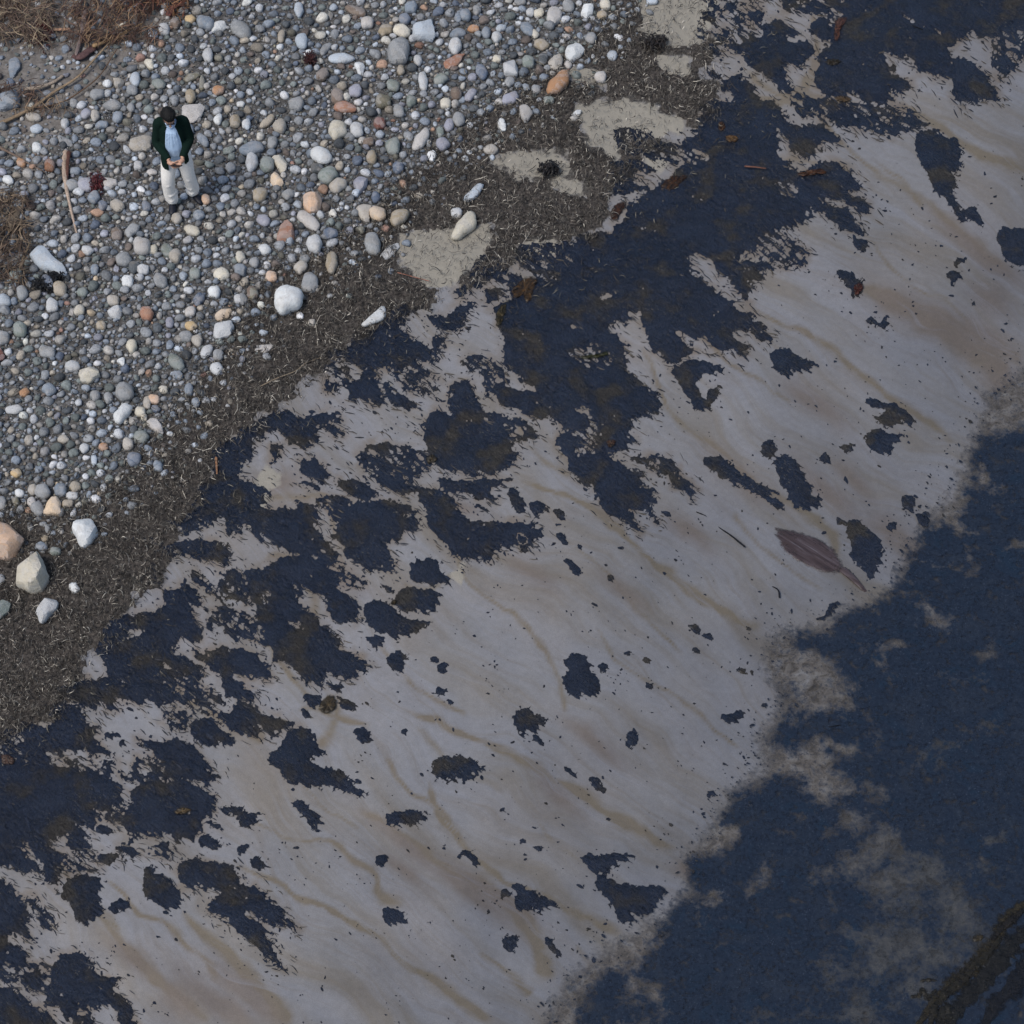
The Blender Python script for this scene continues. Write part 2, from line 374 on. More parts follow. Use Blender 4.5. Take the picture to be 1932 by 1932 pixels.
# ------------------------------------------------------------------ traced shapes of the beach
# (tile, strength, outline)  strength below 1 = broken, speckled cover
MATS = [
 ('d',1,"620,0 1932,0 1932,210 1850,240 1650,270 1570,230 1450,290 1370,350 1400,440 1500,430 1600,500 1690,590 1750,720 1560,720 1480,770 1420,680 1400,570 1330,570 1250,530 1170,510 1100,420 1020,390 900,380 930,450 980,540 1100,600 1110,640 960,650 980,720 900,740 800,730 700,650 600,690 470,690 420,580 450,400 520,320 560,170 620,100"),
 ('d',1,"400,150 520,130 540,180 530,290 470,290 380,220"),
 ('d',.5,"130,0 640,0 600,90 420,100 300,60 200,70"),
 ('d',.45,"240,690 330,680 400,720 560,720 800,760 1000,760 1100,790 1120,840 1220,900 1120,930 980,970 850,950 700,920 600,900 480,860 400,820 380,870 290,830"),
 ('d',.4,"1690,250 1880,260 1932,330 1900,390 1850,500 1740,560 1700,480 1720,380"),
 ('m',1,"1050,190 1170,150 1260,190 1350,250 1240,260 1250,310 1400,300 1450,350 1430,400 1350,480 1230,450 1240,560 1290,660 1250,660 1180,600 1100,540 1000,500 950,440 940,370 830,380 800,340 960,320 1040,280 1100,270"),
 ('m',.6,"650,360 760,350 780,400 680,390"), ('m',.7,"670,500 780,540 760,570 690,550"),
 ('m',.9,"980,80 1080,90 1070,120 990,140"), ('m',.9,"870,130 940,120 940,170 890,180"), ('m',.8,"880,215 970,220 960,240 900,245"),
 ('m',.15,"680,30 1100,20 1040,300 700,330 620,260"),
 ('m',1,"790,590 900,560 990,600 1040,690 1150,740 1240,860 1240,980 1180,920 1160,1000 1200,1060 1180,1130 1250,1180 1300,1240 1420,1230 1500,1170 1620,1180 1700,1230 1780,1350 1700,1390 1650,1400 1740,1430 1790,1420 1860,1500 1850,1530 1760,1520 1650,1430 1500,1430 1560,1480 1700,1520 1740,1600 1800,1690 1720,1680 1600,1620 1540,1530 1440,1510 1400,1560 1330,1640 1200,1640 1080,1720 1020,1800 930,1830 880,1932 880,2000 -60,2000 0,1640 80,1600 100,1500 200,1440 330,1340 430,1260 530,1180 480,1080 520,1000 640,975 560,940 660,900 590,850 670,820 600,760 740,730 880,740 880,700 830,640 790,620"),
 ('m',.25,"1060,1690 1250,1700 1400,1830 1350,1932 900,1932 1000,1820"),
 ('m',.45,"10,940 200,930 330,1030 500,1040 520,1140 430,1180 300,1150 180,1100 80,1120 20,1040"),
 ('m',.6,"0,1160 60,1170 150,1160 310,1240 250,1240 170,1200 190,1290 90,1330 250,1350 240,1400 80,1380 -60,1420 -60,1200"),
 ('m',1,"1220,920 1310,900 1420,920 1520,910 1600,960 1620,1010 1500,1040 1440,1120 1390,1150 1300,1100"),
 ('g',1,"700,-40 680,180 650,270 520,330 430,250 380,300 230,240 200,330 250,420 100,500 130,600 180,700 170,900 230,940 300,1010 400,1080 430,1100 230,1080 100,1060 80,1100 150,1180 300,1230 400,1290 500,1270 560,1310 640,1390 560,1440 550,1500 620,1560 660,1660 760,1760 820,1740 880,1900 930,1960 1240,1932 1260,1880 1230,1810 1150,1780 1100,1800 1050,1700 1090,1680 1010,1640 940,1560 1030,1510 1150,1470 1090,1430 1080,1380 1090,1290 1180,1280 1280,1260 1290,1180 1260,1100 1180,1060 1110,990 1070,930 1080,860 1050,770 980,690 910,640 930,600 1050,580 1080,520 1170,520 1180,600 1220,720 1270,800 1370,870 1420,900 1400,950 1480,900 1500,860 1540,800 1420,710 1430,670 1500,690 1600,710 1640,700 1680,770 1760,800 1800,780 1932,850 1932,760 1850,720 1780,660 1880,640 1990,650 1990,560 1860,490 1780,420 1640,350 1520,220 1450,130 1380,60 1300,-60"),
 ('h',1,"-140,500 -40,560 60,630 90,700 0,690 -60,640 -180,600"), ('g',1,"1750,330 1932,200 2060,260 1932,300 1990,340 1900,380 1932,440"),
 ('h',1,"-200,170 -60,150 90,190 -20,220 -150,240"),
 ('g',1,"0,250 60,240 80,290 0,310"), ('g',1,"90,170 170,180 190,280 120,280"), ('g',1,"40,370 150,350 160,400 60,430"),
 ('g',.5,"200,60 700,0 700,240 560,320 430,240 300,180"),
 ('g',.5,"-60,1250 160,1260 330,1330 420,1400 330,1450 200,1480 260,1560 250,1640 100,1640 -60,1720"),
 ('g',.5,"1100,1590 1250,1580 1390,1600 1420,1690 1300,1680 1200,1650"),
 ('g',1,"1370,1700 1480,1740 1550,1800 1540,1870 1500,1810 1400,1780"),
 ('k',1,"850,130 1000,120 1010,170 1100,240 1160,360 1100,330 1020,260 960,240 880,200"),
 ('k',1,"1110,70 1200,55 1250,120 1240,200 1280,280 1200,200 1130,150"),
 ('k',1,"830,-30 1150,-60 1180,30 1090,80 1000,120 900,180 840,130"),
 ('j',1,"1350,100 1470,80 1560,150 1580,260 1680,310 1932,310 2110,320 2170,400 2120,470 1990,480 1932,480 1830,500 1820,560 1700,560 1600,560 1520,500 1470,430 1400,380 1350,280"),
 ('f',1,"1320,1340 1420,1220 1520,1260 1600,1310 1740,1330 1820,1350 1960,1400 1960,1640 1850,1690 1700,1710 1600,1670 1450,1640 1380,1560 1350,1450"),
 ('f',.45,"840,1580 920,1500 1040,1470 1200,1500 1350,1530 1440,1580 1400,1620 1300,1670 1250,1740 1280,1800 1200,1830 1080,1790 990,1720 900,1700 890,1640"),
 ('f',.9,"700,1750 800,1740 900,1770 980,1840 900,1880 760,1830"),
 ('f',.9,"980,1700 1200,1760 1270,1800 1180,1830 1040,1790"),
 ('f',1,"1450,1740 1640,1750 1940,1740 1900,1770 1820,1800 1800,1850 1860,1890 1720,1870 1600,1820 1540,1840 1450,1790"),
 ('f',.9,"1280,1800 1400,1810 1530,1880 1570,1960 1350,1960 1290,1860"),
 ('f',1,"440,1610 560,1600 610,1660 620,1730 520,1750 450,1690"), ('f',1,"450,1770 560,1790 560,1810 480,1800"),
 ('f',1,"-60,1710 60,1760 210,1830 200,1850 80,1840 -60,1800"),
 ('f',1,"580,800 700,770 800,780 820,650 880,640 960,660 1050,590 1080,500 1200,470 1330,480 1230,520 1180,580 1170,640 1220,700 1300,740 1350,780 1390,890 1290,850 1280,900 1370,960 1300,940 1180,920 1040,910 900,920 820,880 700,850 600,830"),
 ('f',.8,"1350,550 1500,560 1580,480 1680,460 1640,540 1590,640 1480,660 1410,620"),
 ('f',.9,"1400,710 1480,710 1460,780 1410,800"), ('f',.9,"1400,820 1430,850 1410,880"),
 ('f',1,"750,1010 860,1040 900,950 980,930 1000,1040 1030,1110 1020,1190 940,1180 870,1150 780,1170 790,1090"),
 ('f',1,"1040,1040 1110,1090 1200,1150 1300,1210 1250,1210 1140,1190 1060,1130"),
 ('f',1,"1560,1040 1640,1030 1700,1080 1680,1140 1750,1190 1740,1240 1620,1310 1560,1270 1500,1180 1560,1100 1510,1100"),
 ('f',.35,"1600,880 1750,850 1932,960 1932,1150 1780,1120 1760,1000"), ('f',.3,"600,880 780,900 760,1060 640,1080"),
 ('f',.3,"1040,900 1250,950 1450,1000 1400,1100 1200,1080"),
 ('f',.45,"1660,300 1720,150 1932,60 1932,300 1800,280 1640,420 1560,380"),
 ('f',1,"-200,1540 -180,1500 0,1400 0,1380 100,1330 200,1270 330,1240 450,1300 560,1390 550,1450 480,1500 330,1440 280,1360 160,1400 90,1480 60,1580 0,1600 -20,1720 0,1830 -120,1800 -190,1720"),
 ('f',1,"450,1300 560,1250 700,1250 720,1310 620,1330 520,1330"), ('f',.9,"620,1350 700,1350 730,1400 700,1440"),
 ('f',.9,"230,1480 290,1500 280,1560 240,1620 230,1550"),
 ('j',1,"-250,-10 -120,-10 0,20 150,60 210,110 120,110 160,150 90,210 200,220 320,210 430,230 440,170 520,200 580,280 500,330 600,400 650,480 560,540 440,520 330,490 200,430 130,400 120,350 20,350 -80,330 -140,230 -220,150 -300,80"),
 ('j',.6,"500,330 580,380 650,480 740,600 740,650 660,600 560,540"),
 ('j',1,"700,340 760,200 900,160 1080,160 1200,190 1280,240 1200,270 1280,310 1270,360 1190,360 1140,440 1030,460 1060,520 1110,590 1110,650 960,650 880,610 800,570 750,510 760,460 700,440 670,410"),
 ('j',.4,"560,150 680,120 800,150 840,280 760,350 680,280"), ('j',.4,"680,660 850,690 900,760 780,760"),
 ('j',1,"40,660 180,650 260,580 420,550 520,550 620,590 660,660 690,740 720,810 780,830 830,900 870,960 800,1030 730,1060 690,1000 640,960 640,870 560,800 440,760 350,740 430,830 420,880 500,960 560,1020 640,1090 720,1170 720,1240 850,1270 930,1350 840,1340 830,1430 720,1420 620,1380 600,1480 540,1470 450,1440 380,1370 330,1310 250,1310 250,1250 180,1170 200,1080 110,1000 130,900 80,860 60,740"),
 ('u',1,"-60,900 120,880 250,880 380,900 500,930 600,940 680,950 780,1000 860,1060 880,1130 870,1220 800,1230 740,1250 680,1250 700,1320 680,1370 620,1340 560,1320 600,1400 640,1500 630,1530 510,1520 500,1450 510,1380 420,1430 370,1440 370,1530 440,1600 460,1680 400,1780 330,1740 320,1640 250,1530 180,1450 160,1500 220,1580 240,1640 300,1690 220,1680 80,1640 -60,1620"),
 ('u',1,"880,1290 960,1200 950,1130 1000,1060 1080,1020 1200,1030 1330,1020 1440,1070 1550,1130 1540,1230 1480,1310 1450,1400 1380,1450 1280,1450 1240,1390 1150,1400 1050,1410 930,1400 880,1350"),
 ('u',.4,"800,1230 960,1180 900,1330 830,1330 760,1290"),
 ('u',1,"980,715 1100,740 1200,760 1290,720 1370,750 1440,840 1510,910 1530,970 1590,990 1480,1030 1360,990 1260,1030 1190,1000 1190,900 1130,840 1080,770 1000,735"),
 ('u',1,"1640,560 1700,480 1780,465 1870,510 1932,600 1900,640 1830,620 1880,710 1800,670 1700,660 1650,610"),
 ('j',1,"0,1620 90,1640 160,1710 300,1740 420,1775 350,1800 240,1845 160,1790 60,1800 140,1870 80,1840 -60,1820 -100,1740"),
 ('u',1,"380,310 500,320 620,290 800,270 900,310 1100,300 1220,330 1280,430 1180,470 1060,430 1020,470 920,420 860,380 820,420 830,500 780,490 740,430 680,510 620,470 520,450 430,420 380,360"),
 ('i',1,"830,1020 1000,980 1150,950 1200,900 1190,800 1300,790 1330,720 1400,800 1450,890 1360,910 1400,980 1450,1060 1440,1160 1330,1150 1240,1200 1240,1260 1150,1300 1260,1420 1280,1520 1200,1480 1100,1470 800,1430 760,1300 700,1240 740,1110"),
 ('i',.4,"1150,1250 1300,1420 1500,1500 1620,1600 1500,1650 1250,1600 1150,1450"),
 ('i',1,"1230,1270 1340,1280 1440,1350 1470,1420 1440,1480 1400,1500 1350,1430 1240,1400"),
 ('i',1,"1410,1250 1480,1290 1540,1240 1620,1220 1720,1270 1850,1270 1932,1400 1960,1440 1830,1420 1700,1410 1640,1450 1580,1400 1500,1340 1430,1290"),
 ('j',1,"0,1225 60,1240 130,1290 200,1380 230,1440 150,1440 0,1410 -60,1400 -60,1240"),
 ('i',1,"1610,1460 1740,1470 1770,1530 1840,1560 1830,1590 1700,1590 1620,1520"),
 ('u',1,"310,490 420,450 560,490 590,550 600,600 680,630 710,680 640,700 700,750 810,810 740,830 640,800 560,770 480,790 420,810 340,800 330,900 180,920 170,800 180,700 90,640 90,590 200,610 330,650 400,600"),
 ('u',.5,"-60,640 150,640 200,900 -60,900"), ('u',.25,"1000,860 1200,860 1190,1010 1080,1020 920,1010"),
 ('u',.2,"340,820 700,870 850,900 880,980 700,930 480,900"),
 ('u',.35,"1200,520 1640,520 1640,600 1380,640 1250,640 1180,580"),
 ('i',.75,"1200,300 1350,300 1400,220 1500,150 1600,230 1550,300 1450,350 1330,390 1290,330"),
 ('i',.9,"1300,450 1500,430 1660,490 1650,560 1620,620 1540,570 1400,550 1280,520 1180,490"),
 ('i',.5,"920,400 1100,440 1250,470 1300,530 1200,560 1080,520 980,500"),
 ('i',1,"1400,650 1440,690 1560,800 1650,920 1600,900 1500,790 1400,710"), ('i',1,"1640,310 1750,360 1760,400 1660,380"),
 ('i',.5,"1600,680 1720,650 1800,760 1780,880 1700,860 1600,800"), ('i',.35,"1060,560 1160,620 1150,760 1080,740"),
 ('i',.35,"1560,920 1760,960 1932,1050 1932,1200 1700,1130 1500,1060"),
 ('i',.6,"1370,190 1560,60 1760,60 1800,160 1932,260 1932,420 1860,420 1760,330 1620,250 1500,260"),
 ('q',1,"1280,790 1330,750 1440,745 1600,780 1700,800 1720,860 1730,930 1850,960 1932,1020 1932,1100 1550,1100 1550,1010 1620,980 1550,940 1400,940 1320,930 1290,860"),
 ('r',1,"-190,1010 -120,980 -60,930 90,940 120,1010 200,1040 290,1090 330,1170 400,1210 430,1250 340,1230 240,1200 160,1170 150,1200 200,1280 230,1370 270,1450 320,1530 230,1470 150,1420 100,1340 0,1280 -90,1180 -180,1130 -220,1100"),
 ('q',1,"-60,850 40,890 90,960 140,1030 180,1100 170,1170 230,1330 150,1270 60,1280 50,1330 130,1370 190,1440 170,1500 60,1480 -60,1490"),
 ('q',1,"380,1520 430,1430 520,1420 650,1460 670,1500 640,1530 740,1580 860,1610 820,1660 830,1700 890,1730 950,1840 1050,1920 950,1910 850,1850 800,1770 680,1800 520,1850 480,1880 430,1810 330,1770 320,1700 360,1620"),
 ('q',1,"150,1580 250,1550 330,1570 300,1680 210,1680 160,1640"), ('q',1,"-60,1640 100,1680 210,1790 330,1840 400,1900 380,1980 -60,1980"),
 ('q',1,"540,1860 660,1870 730,1980 530,1980"), ('q',.3,"0,1480 360,1500 380,1560 200,1620 0,1580"),
 ('q',.25,"430,700 700,680 720,800 500,850"), ('q',.5,"1090,650 1200,620 1240,690 1200,730 1150,690"),
 ('q',.6,"860,620 960,600 1000,700 920,710 850,680"),
 ('q',.3,"80,1000 250,1020 400,1200 300,1220 180,1120"),
]
HOLES = [
 ('d',"960,90 1100,110 1160,160 1170,190 1300,220 1400,280 1370,290 1250,230 1100,190 1080,140"),
 ('d',"0,540 120,600 200,660 240,700 120,740 0,740"),
 ('m',"960,510 1060,530 1180,610 1290,690 1270,740 1120,740 1040,690 1000,600"),
 ('g',"700,800 880,790 850,830 700,840"), ('g',"690,910 730,950 870,1130 820,1110 740,1020"),
 ('g',"700,1200 700,1240 760,1280 820,1370 900,1440 850,1330 780,1240"), ('g',"840,400 1000,360 1020,410 880,450"),
 ('g',"580,590 750,620 680,660"), ('g',"330,1270 520,1290 560,1380 480,1420 400,1360"), ('g',"1480,130 1580,80 1680,130 1740,240 1860,340 1932,470 1900,480 1760,380 1640,330 1530,210"),
 ('j',"1670,380 1780,400 1740,430"), ('j',"0,370 100,365 140,440 220,480 240,530 100,560 -60,560"),
 ('i',"900,1080 1060,1070 1040,1120 930,1160"), ('q',"1240,370 1380,365 1450,380 1380,410 1270,410"),
 ('r',"10,1130 60,1110 140,1150 180,1180 130,1190 60,1190"),
 ('m',"1380,1330 1450,1380 1560,1440 1700,1500 1640,1500 1480,1430"),
]
SPECKLE = [('j',"150,740 280,770 260,880 160,940 110,900"), ('q',"480,950 620,980 640,1070 520,1080"), ('q',"1130,870 1210,920 1190,980 1110,940"),
 ('f',"1120,600 1180,560 1300,720 1180,700"), ('j',"300,980 480,1000 500,1130 340,1080"), ('m',"1100,1300 1350,1280 1420,1500 1200,1440"),
 ('g',"560,860 800,700 1050,820 900,1000"), ('g',"640,1400 900,1300 900,1560 700,1600"), ('m',"420,1050 760,1040 700,1230 500,1200")]
# isolated patches on the wet sand: every one a thing of its own
PATCH = [
 ('g',"1400,930 1500,870 1600,870 1700,910 1760,950 1700,960 1630,950 1580,1000 1550,1080 1620,1170 1660,1100 1740,1060 1720,1130 1680,1190 1630,1240 1570,1220 1520,1130 1450,1040 1410,980","v-shaped black weed patch with a tongue of sand in its crook"),
 ('d',"1150,960 1280,930 1350,990 1450,1020 1470,1160 1440,1230 1390,1240 1440,1310 1400,1400 1450,1490 1500,1540 1570,1500 1610,1560 1640,1630 1560,1590 1470,1590 1410,1520 1370,1430 1290,1390 1260,1310 1200,1200 1150,1090","long hook-tailed black weed patch high on the right"),
 ('d',"690,1700 730,1740 790,1750 780,1820 740,1830 700,1780","small leaf-like black clump just below the big upper mat's right tip"),
 ('o',"1880,440 1900,430 1932,445 1932,515 1905,495 1888,465","black weed patch cut by the right edge of the picture"),
 ('h',"100,830 130,780 200,790 300,840 430,910 370,930 240,930 210,980 150,960 110,880","solid arrowhead-shaped black weed patch pointing right"),
 ('h',"560,250 600,230 700,270 760,310 720,400 690,410 660,340 620,280","dark curved clump with a rust-brown blade at the head of the brown fan"),
 ('h',"790,570 830,570 890,600 920,550 950,600 930,640 860,620 800,600","small hook of black weed on the lower side of the brown fan"),
 ('h',"1370,240 1430,220 1480,250 1430,270 1440,320 1400,310 1380,270","small c-shaped black clump near the right edge on brown stained sand"),
 ('h',"1420,170 1450,140 1520,130 1480,160 1440,190","short black wisp just above the c-shaped clump"),
 ('h',"790,1150 840,1150 900,1180 990,1190 1070,1240 1130,1310 1120,1340 1050,1310 1000,1330 930,1350 880,1310 840,1300 920,1260 940,1220 870,1200 830,1200","ragged comma-shaped black weed patch above the rounded one"),
 ('h',"790,1410 860,1360 940,1400 1040,1420 970,1480 960,1530 890,1560 830,1510 780,1450","rounded black weed patch with a fringe to its right, under the comma-shaped one"),
 ('h',"610,1480 650,1470 710,1490 650,1520 610,1510","small fish-like black clump left of the rounded patch"),
 ('h',"450,1570 500,1540 540,1570 520,1610 470,1600","small rounded clump with a trail of dots to its lower right"),
 ('h',"30,1490 90,1450 130,1500 130,1550 90,1600 40,1540","broken ring of black weed at the head of the long slanting patch"),
 ('h',"110,1580 230,1560 290,1640 340,1740 380,1800 370,1850 440,1860 465,1920 380,1940 280,1930 240,1860 170,1740","long boot-shaped black weed patch slanting down to the right"),
 ('g',"1610,1600 1690,1570 1790,1610 1880,1680 1960,1740 2060,1780 2130,1820 2160,1850 2060,1850 1960,1800 1860,1750 1750,1710 1650,1650","long narrow black weed patch left of the boot-shaped one"),
 ('n',"1100,130 1180,130 1220,180 1250,230 1190,200 1140,180","small teardrop black clump under the long narrow patch"),
 ('l',"660,300 720,290 800,340 860,430 900,510 900,570 860,640 850,740 800,700 780,640 720,600 670,550 700,480 650,400","tall oval black weed patch right of the purple-brown kelp blade"),
 ('l',"570,280 610,280 640,300 630,325 590,325","tiny clump at the upper left of the tall oval patch"),
 ('l',"940,330 1000,310 1010,360 950,370","small clump between the tall oval patch and the water"),
 ('l',"1040,120 1130,120 1140,170 1110,230 1060,220","crumbly dark clump touching the water's upper margin"),
 ('l',"1150,250 1240,280 1220,350 1160,310","bluish clump beside the muddy water margin, lower of two"),
 ('l',"430,1010 480,990 530,910 570,870 560,920 500,1000 440,1020","thin diagonal black streak at the water margin below the kelp blade"),
 ('k',"600,1320 680,1260 740,1260 800,1330 790,1370 740,1390 800,1400 860,1440 880,1470 820,1540 740,1560 660,1560 600,1470 620,1400 650,1380","large two-lobed black weed patch in the middle of the bare sand"),
 ('k',"850,1340 900,1330 930,1360 880,1390","tiny arrow-shaped clump touching the right of the two-lobed patch"),
 ('k',"240,1700 330,1655 400,1700 490,1740 430,1770 410,1810 300,1840 250,1780","round black weed patch with fringed right side, lower left of the two-lobed one"),
 ('k',"370,1870 410,1850 460,1920 420,1910","small clump just under the round fringed patch"),
 ('k',"1060,1850 1100,1800 1140,1830 1130,1932 1060,1932","small upright oval black clump in a curl of ochre stain"),
 ('k',"1740,1710 1800,1700 1880,1665 1905,1690 1860,1730 1840,1765 1760,1745","small bow-tie black clump near the right end of the bare sand"),
 ('k',"1510,1050 1530,1040 1600,1070 1590,1110 1540,1110","small butterfly-like clump under the widest ochre rill"),
 ('k',"1610,1120 1660,1100 1690,1150 1640,1150","crumbs of black weed just right of the butterfly-like clump"),
 ('k',"1540,1220 1580,1210 1580,1260 1550,1240","small drop-shaped clump below the butterfly-like one"),
 ('k',"1200,1470 1260,1470 1230,1520 1200,1500","small squarish clump right of the two-lobed patch"),
 ('k',"550,400 590,395 620,440 640,470 600,470","small slanting lozenge of black weed above the thumb-sized one"),
 ('k',"620,580 650,580 720,640 710,700 660,660 625,610","thumb-shaped black clump on the upper bare sand"),
 ('k',"200,90 230,55 280,90 280,130 330,150 320,220 270,250 240,190","first of three black tufts in a row, with a knobbed top"),
 ('k',"355,170 430,150 500,210 450,230 410,270 370,210","middle one of three black tufts in a row"),
 ('k',"530,220 570,210 620,270 610,300 550,260","last and smallest of three black tufts in a row"),
 ('k',"1310,230 1350,215 1390,270 1330,250","small hooked clump with a dotted tail beside the long thin stalk"),
 ('k',"1180,1295 1210,1295 1235,1330 1215,1330","tiny slanting clump far right of the two-lobed patch's upper lobe"),
 ('k',"1035,1250 1070,1235 1110,1250 1080,1270","tight cluster of black crumbs right of the two-lobed patch"),
 ('k',"1860,1370 1910,1360 1940,1400 1880,1400","small ragged clump left of the muddy water margin"),
 ('k',"270,400 350,430 300,465","small triangular clump right of the big fringed mat tongue"),
 ('k',"930,690 955,690 955,740 930,735","tiny upright clump right of the thumb-shaped one"),
 ('k',"700,480 735,480 720,510","tiny clump between the lozenge and the thumb-shaped clump"),
 ('s',"730,740 770,700 830,710 930,710 1010,700 1150,720 1040,725 990,760 960,810 860,840 810,820 790,790","black weed patch with a long thin arm, above a bay of sand at the water"),
 ('s',"840,850 910,860 920,900 1020,940 1060,920 1100,950 1300,930 1330,960 1290,1050 1200,1140 1120,1130 1100,1200 1010,1190 980,1090 880,970 840,920","large black weed patch joining the water, under the bay of sand"),
 ('s',"140,970 190,940 230,990 190,1020 160,1010","small bean-shaped clump left of the winged patch"),
 ('s',"220,920 300,920 380,980 470,1030 570,1070 480,1070 470,1100 350,1100 270,1100 260,1020 280,980","winged black weed patch below the pale bare sand, tail to the right"),
 ('s',"160,1330 190,1300 270,1295 270,1340 230,1390 250,1430 180,1370","left one of two tooth-shaped black clumps near the lower shore"),
 ('s',"470,1320 510,1310 550,1370 560,1410 580,1450 520,1410","right one of two tooth-shaped black clumps near the lower shore"),
 ('s',"790,150 840,145 900,230 880,250 820,210","small feathery diamond-shaped clump above the ochre rill's lower end"),
 ('s',"615,65 650,90 690,110 690,140 630,110","small slanting clump upper left of the feathery diamond one"),
 ('s',"1630,265 1690,240 1710,280 1640,295","small crumbly clump beside the water at the end of the bare sand"),
 ('s',"285,590 320,585 330,625 300,620","left one of two tiny clumps above the winged patch"),
 ('s',"390,640 450,650 440,680 400,670","right one of two tiny clumps above the winged patch"),
 ('r',"200,0 310,-100 350,-190 430,-230 510,-190 560,-90 600,-40 510,0 520,50 600,80 700,90 800,160 860,230 900,285 840,270 740,225 620,210 500,200 380,190 330,150 290,90 230,50","large whale-shaped black weed patch tapering to a point at its lower right"),
 ('r',"1400,30 1460,0 1560,-10 1700,20 1720,60 1760,80 1700,110 1690,160 1600,160 1430,150 1400,100","blunt black weed patch with two small gaps, right of the whale-shaped one"),
 ('r',"1060,430 1130,410 1200,390 1300,395 1360,430 1300,460 1290,480 1180,480 1080,475","flat lens-shaped black weed patch beside the purple-stained rill"),
 ('r',"990,720 1010,700 1070,700 1060,760 1020,790 990,770","small boxy clump at a fork of two ochre rills"),
 ('r',"1580,710 1620,680 1690,700 1730,780 1680,760 1640,700","small horse-shaped black clump between two ochre rills"),
 ('r',"1030,1100 1130,1100 1200,1150 1200,1195 1150,1190 1110,1205 1050,1190","black weed clump with combed lower edge, followed by a dash"),
 ('r',"380,330 430,310 500,370 560,410 590,450 570,490 530,500 490,450 450,400","slanting ragged black clump under the whale-shaped patch"),
 ('q',"1600,360 1740,360 1780,400 1890,410 1840,440 1820,490 1780,520 1740,460 1700,400 1620,380","t-shaped ragged black weed patch left of centre at the bottom"),
 ('r',"70,740 120,720 170,770 210,810 110,815","small crab-like clump above the large lower left patch"),
 ('q',"1720,640 1810,630 1780,670 1730,710","tiny flag-shaped clump left of the crab-like one"),
 ('q',"1040,800 1110,790 1100,840 1200,870 1300,960 1290,1000 1310,1060 1220,1100 1160,1060 1080,1030 1040,960 1060,880","mitten-shaped black weed patch in the lower left"),
 ('q',"710,700 840,700 820,760 730,780","small blunt patch with combed right side, in the lower left"),
 ('q',"500,880 590,850 700,880 740,920 700,980 730,1040 730,1120 650,1190 610,1200 550,1160 520,1080 450,1030 460,960","mottled black weed patch with brown flecks, left of the mitten-shaped one"),
 ('q',"1430,590 1500,550 1560,590 1620,650 1540,650 1480,640","ragged small patch at the lower right of the left mats"),
 ('q',"1470,460 1560,470 1610,520 1500,490","thin slanting clump above the ragged small patch"),
 ('q',"780,1100 850,1040 930,1050 940,1100 880,1110 800,1130","small splayed clump under the mottled patch"),
 ('q',"700,490 800,510 800,560 720,550","small oval clump in a sand bay of the left mat"),
 ('u',"1380,600 1440,565 1550,580 1620,660 1700,720 1650,760 1560,730 1470,755 1400,700","smooth egg-shaped black weed patch with a tail, in the left"),
 ('u',"750,670 860,680 820,720 780,720","small oval clump on the left sand bay, upper of two"),
 ('u',"860,760 880,720 910,730 890,770","small comma clump on the left sand bay, lower of two"),
 ('j',"900,910 950,880 1060,880 1090,940 1140,980 1250,1020 1400,1030 1320,1060 1260,1110 1100,1130 960,1080 910,1010","shoe-shaped black weed patch with fringed sole, left of the bare sand"),
 ('j',"1110,880 1170,800 1280,785 1400,800 1440,850 1410,920 1340,950 1230,930 1140,940","oval combed black weed patch just above the shoe-shaped one"),
 ('j',"1235,640 1280,600 1380,570 1440,600 1450,690 1530,730 1440,740 1400,770 1290,740 1240,710","knobbly black weed patch with a short arm, above the oval combed one"),
 ('j',"1075,1280 1130,1240 1220,1280 1180,1320 1180,1390 1130,1400 1070,1340","kidney-shaped black patch below the shoe-shaped one"),
 ('j',"1380,1290 1430,1290 1425,1330 1385,1325","upper of two small square clumps right of the kidney-shaped patch"),
 ('j',"1430,1340 1500,1330 1480,1410 1435,1410","lower of two small square clumps right of the kidney-shaped patch"),
 ('j',"920,1140 1040,1140 1030,1190 980,1210 930,1180","small ragged clump between the shoe-shaped patch and the left mats"),
 ('j',"455,1570 520,1545 590,1580 580,1640 500,1640","dark rounded clump beside the olive-brown kelp blade"),
 ('j',"440,1660 480,1655 520,1720 470,1720","tiny almond-shaped clump under the rounded one by the olive kelp"),
 ('j',"700,1560 800,1600 850,1650 780,1660 720,1610","ragged slanting clump right of the olive-brown kelp blade"),
 ('j',"820,1810 880,1790 950,1850 930,1910 850,1890","comb-toothed small clump right of the whale-shaped patch's head"),
 ('j',"1425,1510 1500,1520 1480,1570 1430,1560","small clump with a bite taken out, above a smaller dot"),
 ('j',"1490,1595 1540,1600 1530,1625","tiny dot-like clump under the bitten one"),
 ('j',"1170,1820 1220,1815 1190,1860","tiny wedge clump above the lens-shaped patch's left"),
 ('j',"1010,750 1060,770 1110,820 1050,800","small slanting clump left of the oval combed patch"),
 ('j',"620,1470 730,1480 730,1530 660,1510","small ragged clump under the big left tongue's tip"),
 ('j',"1700,190 1800,210 1780,230 1720,210","small feathered clump above the big fringed mat tongue"),
]
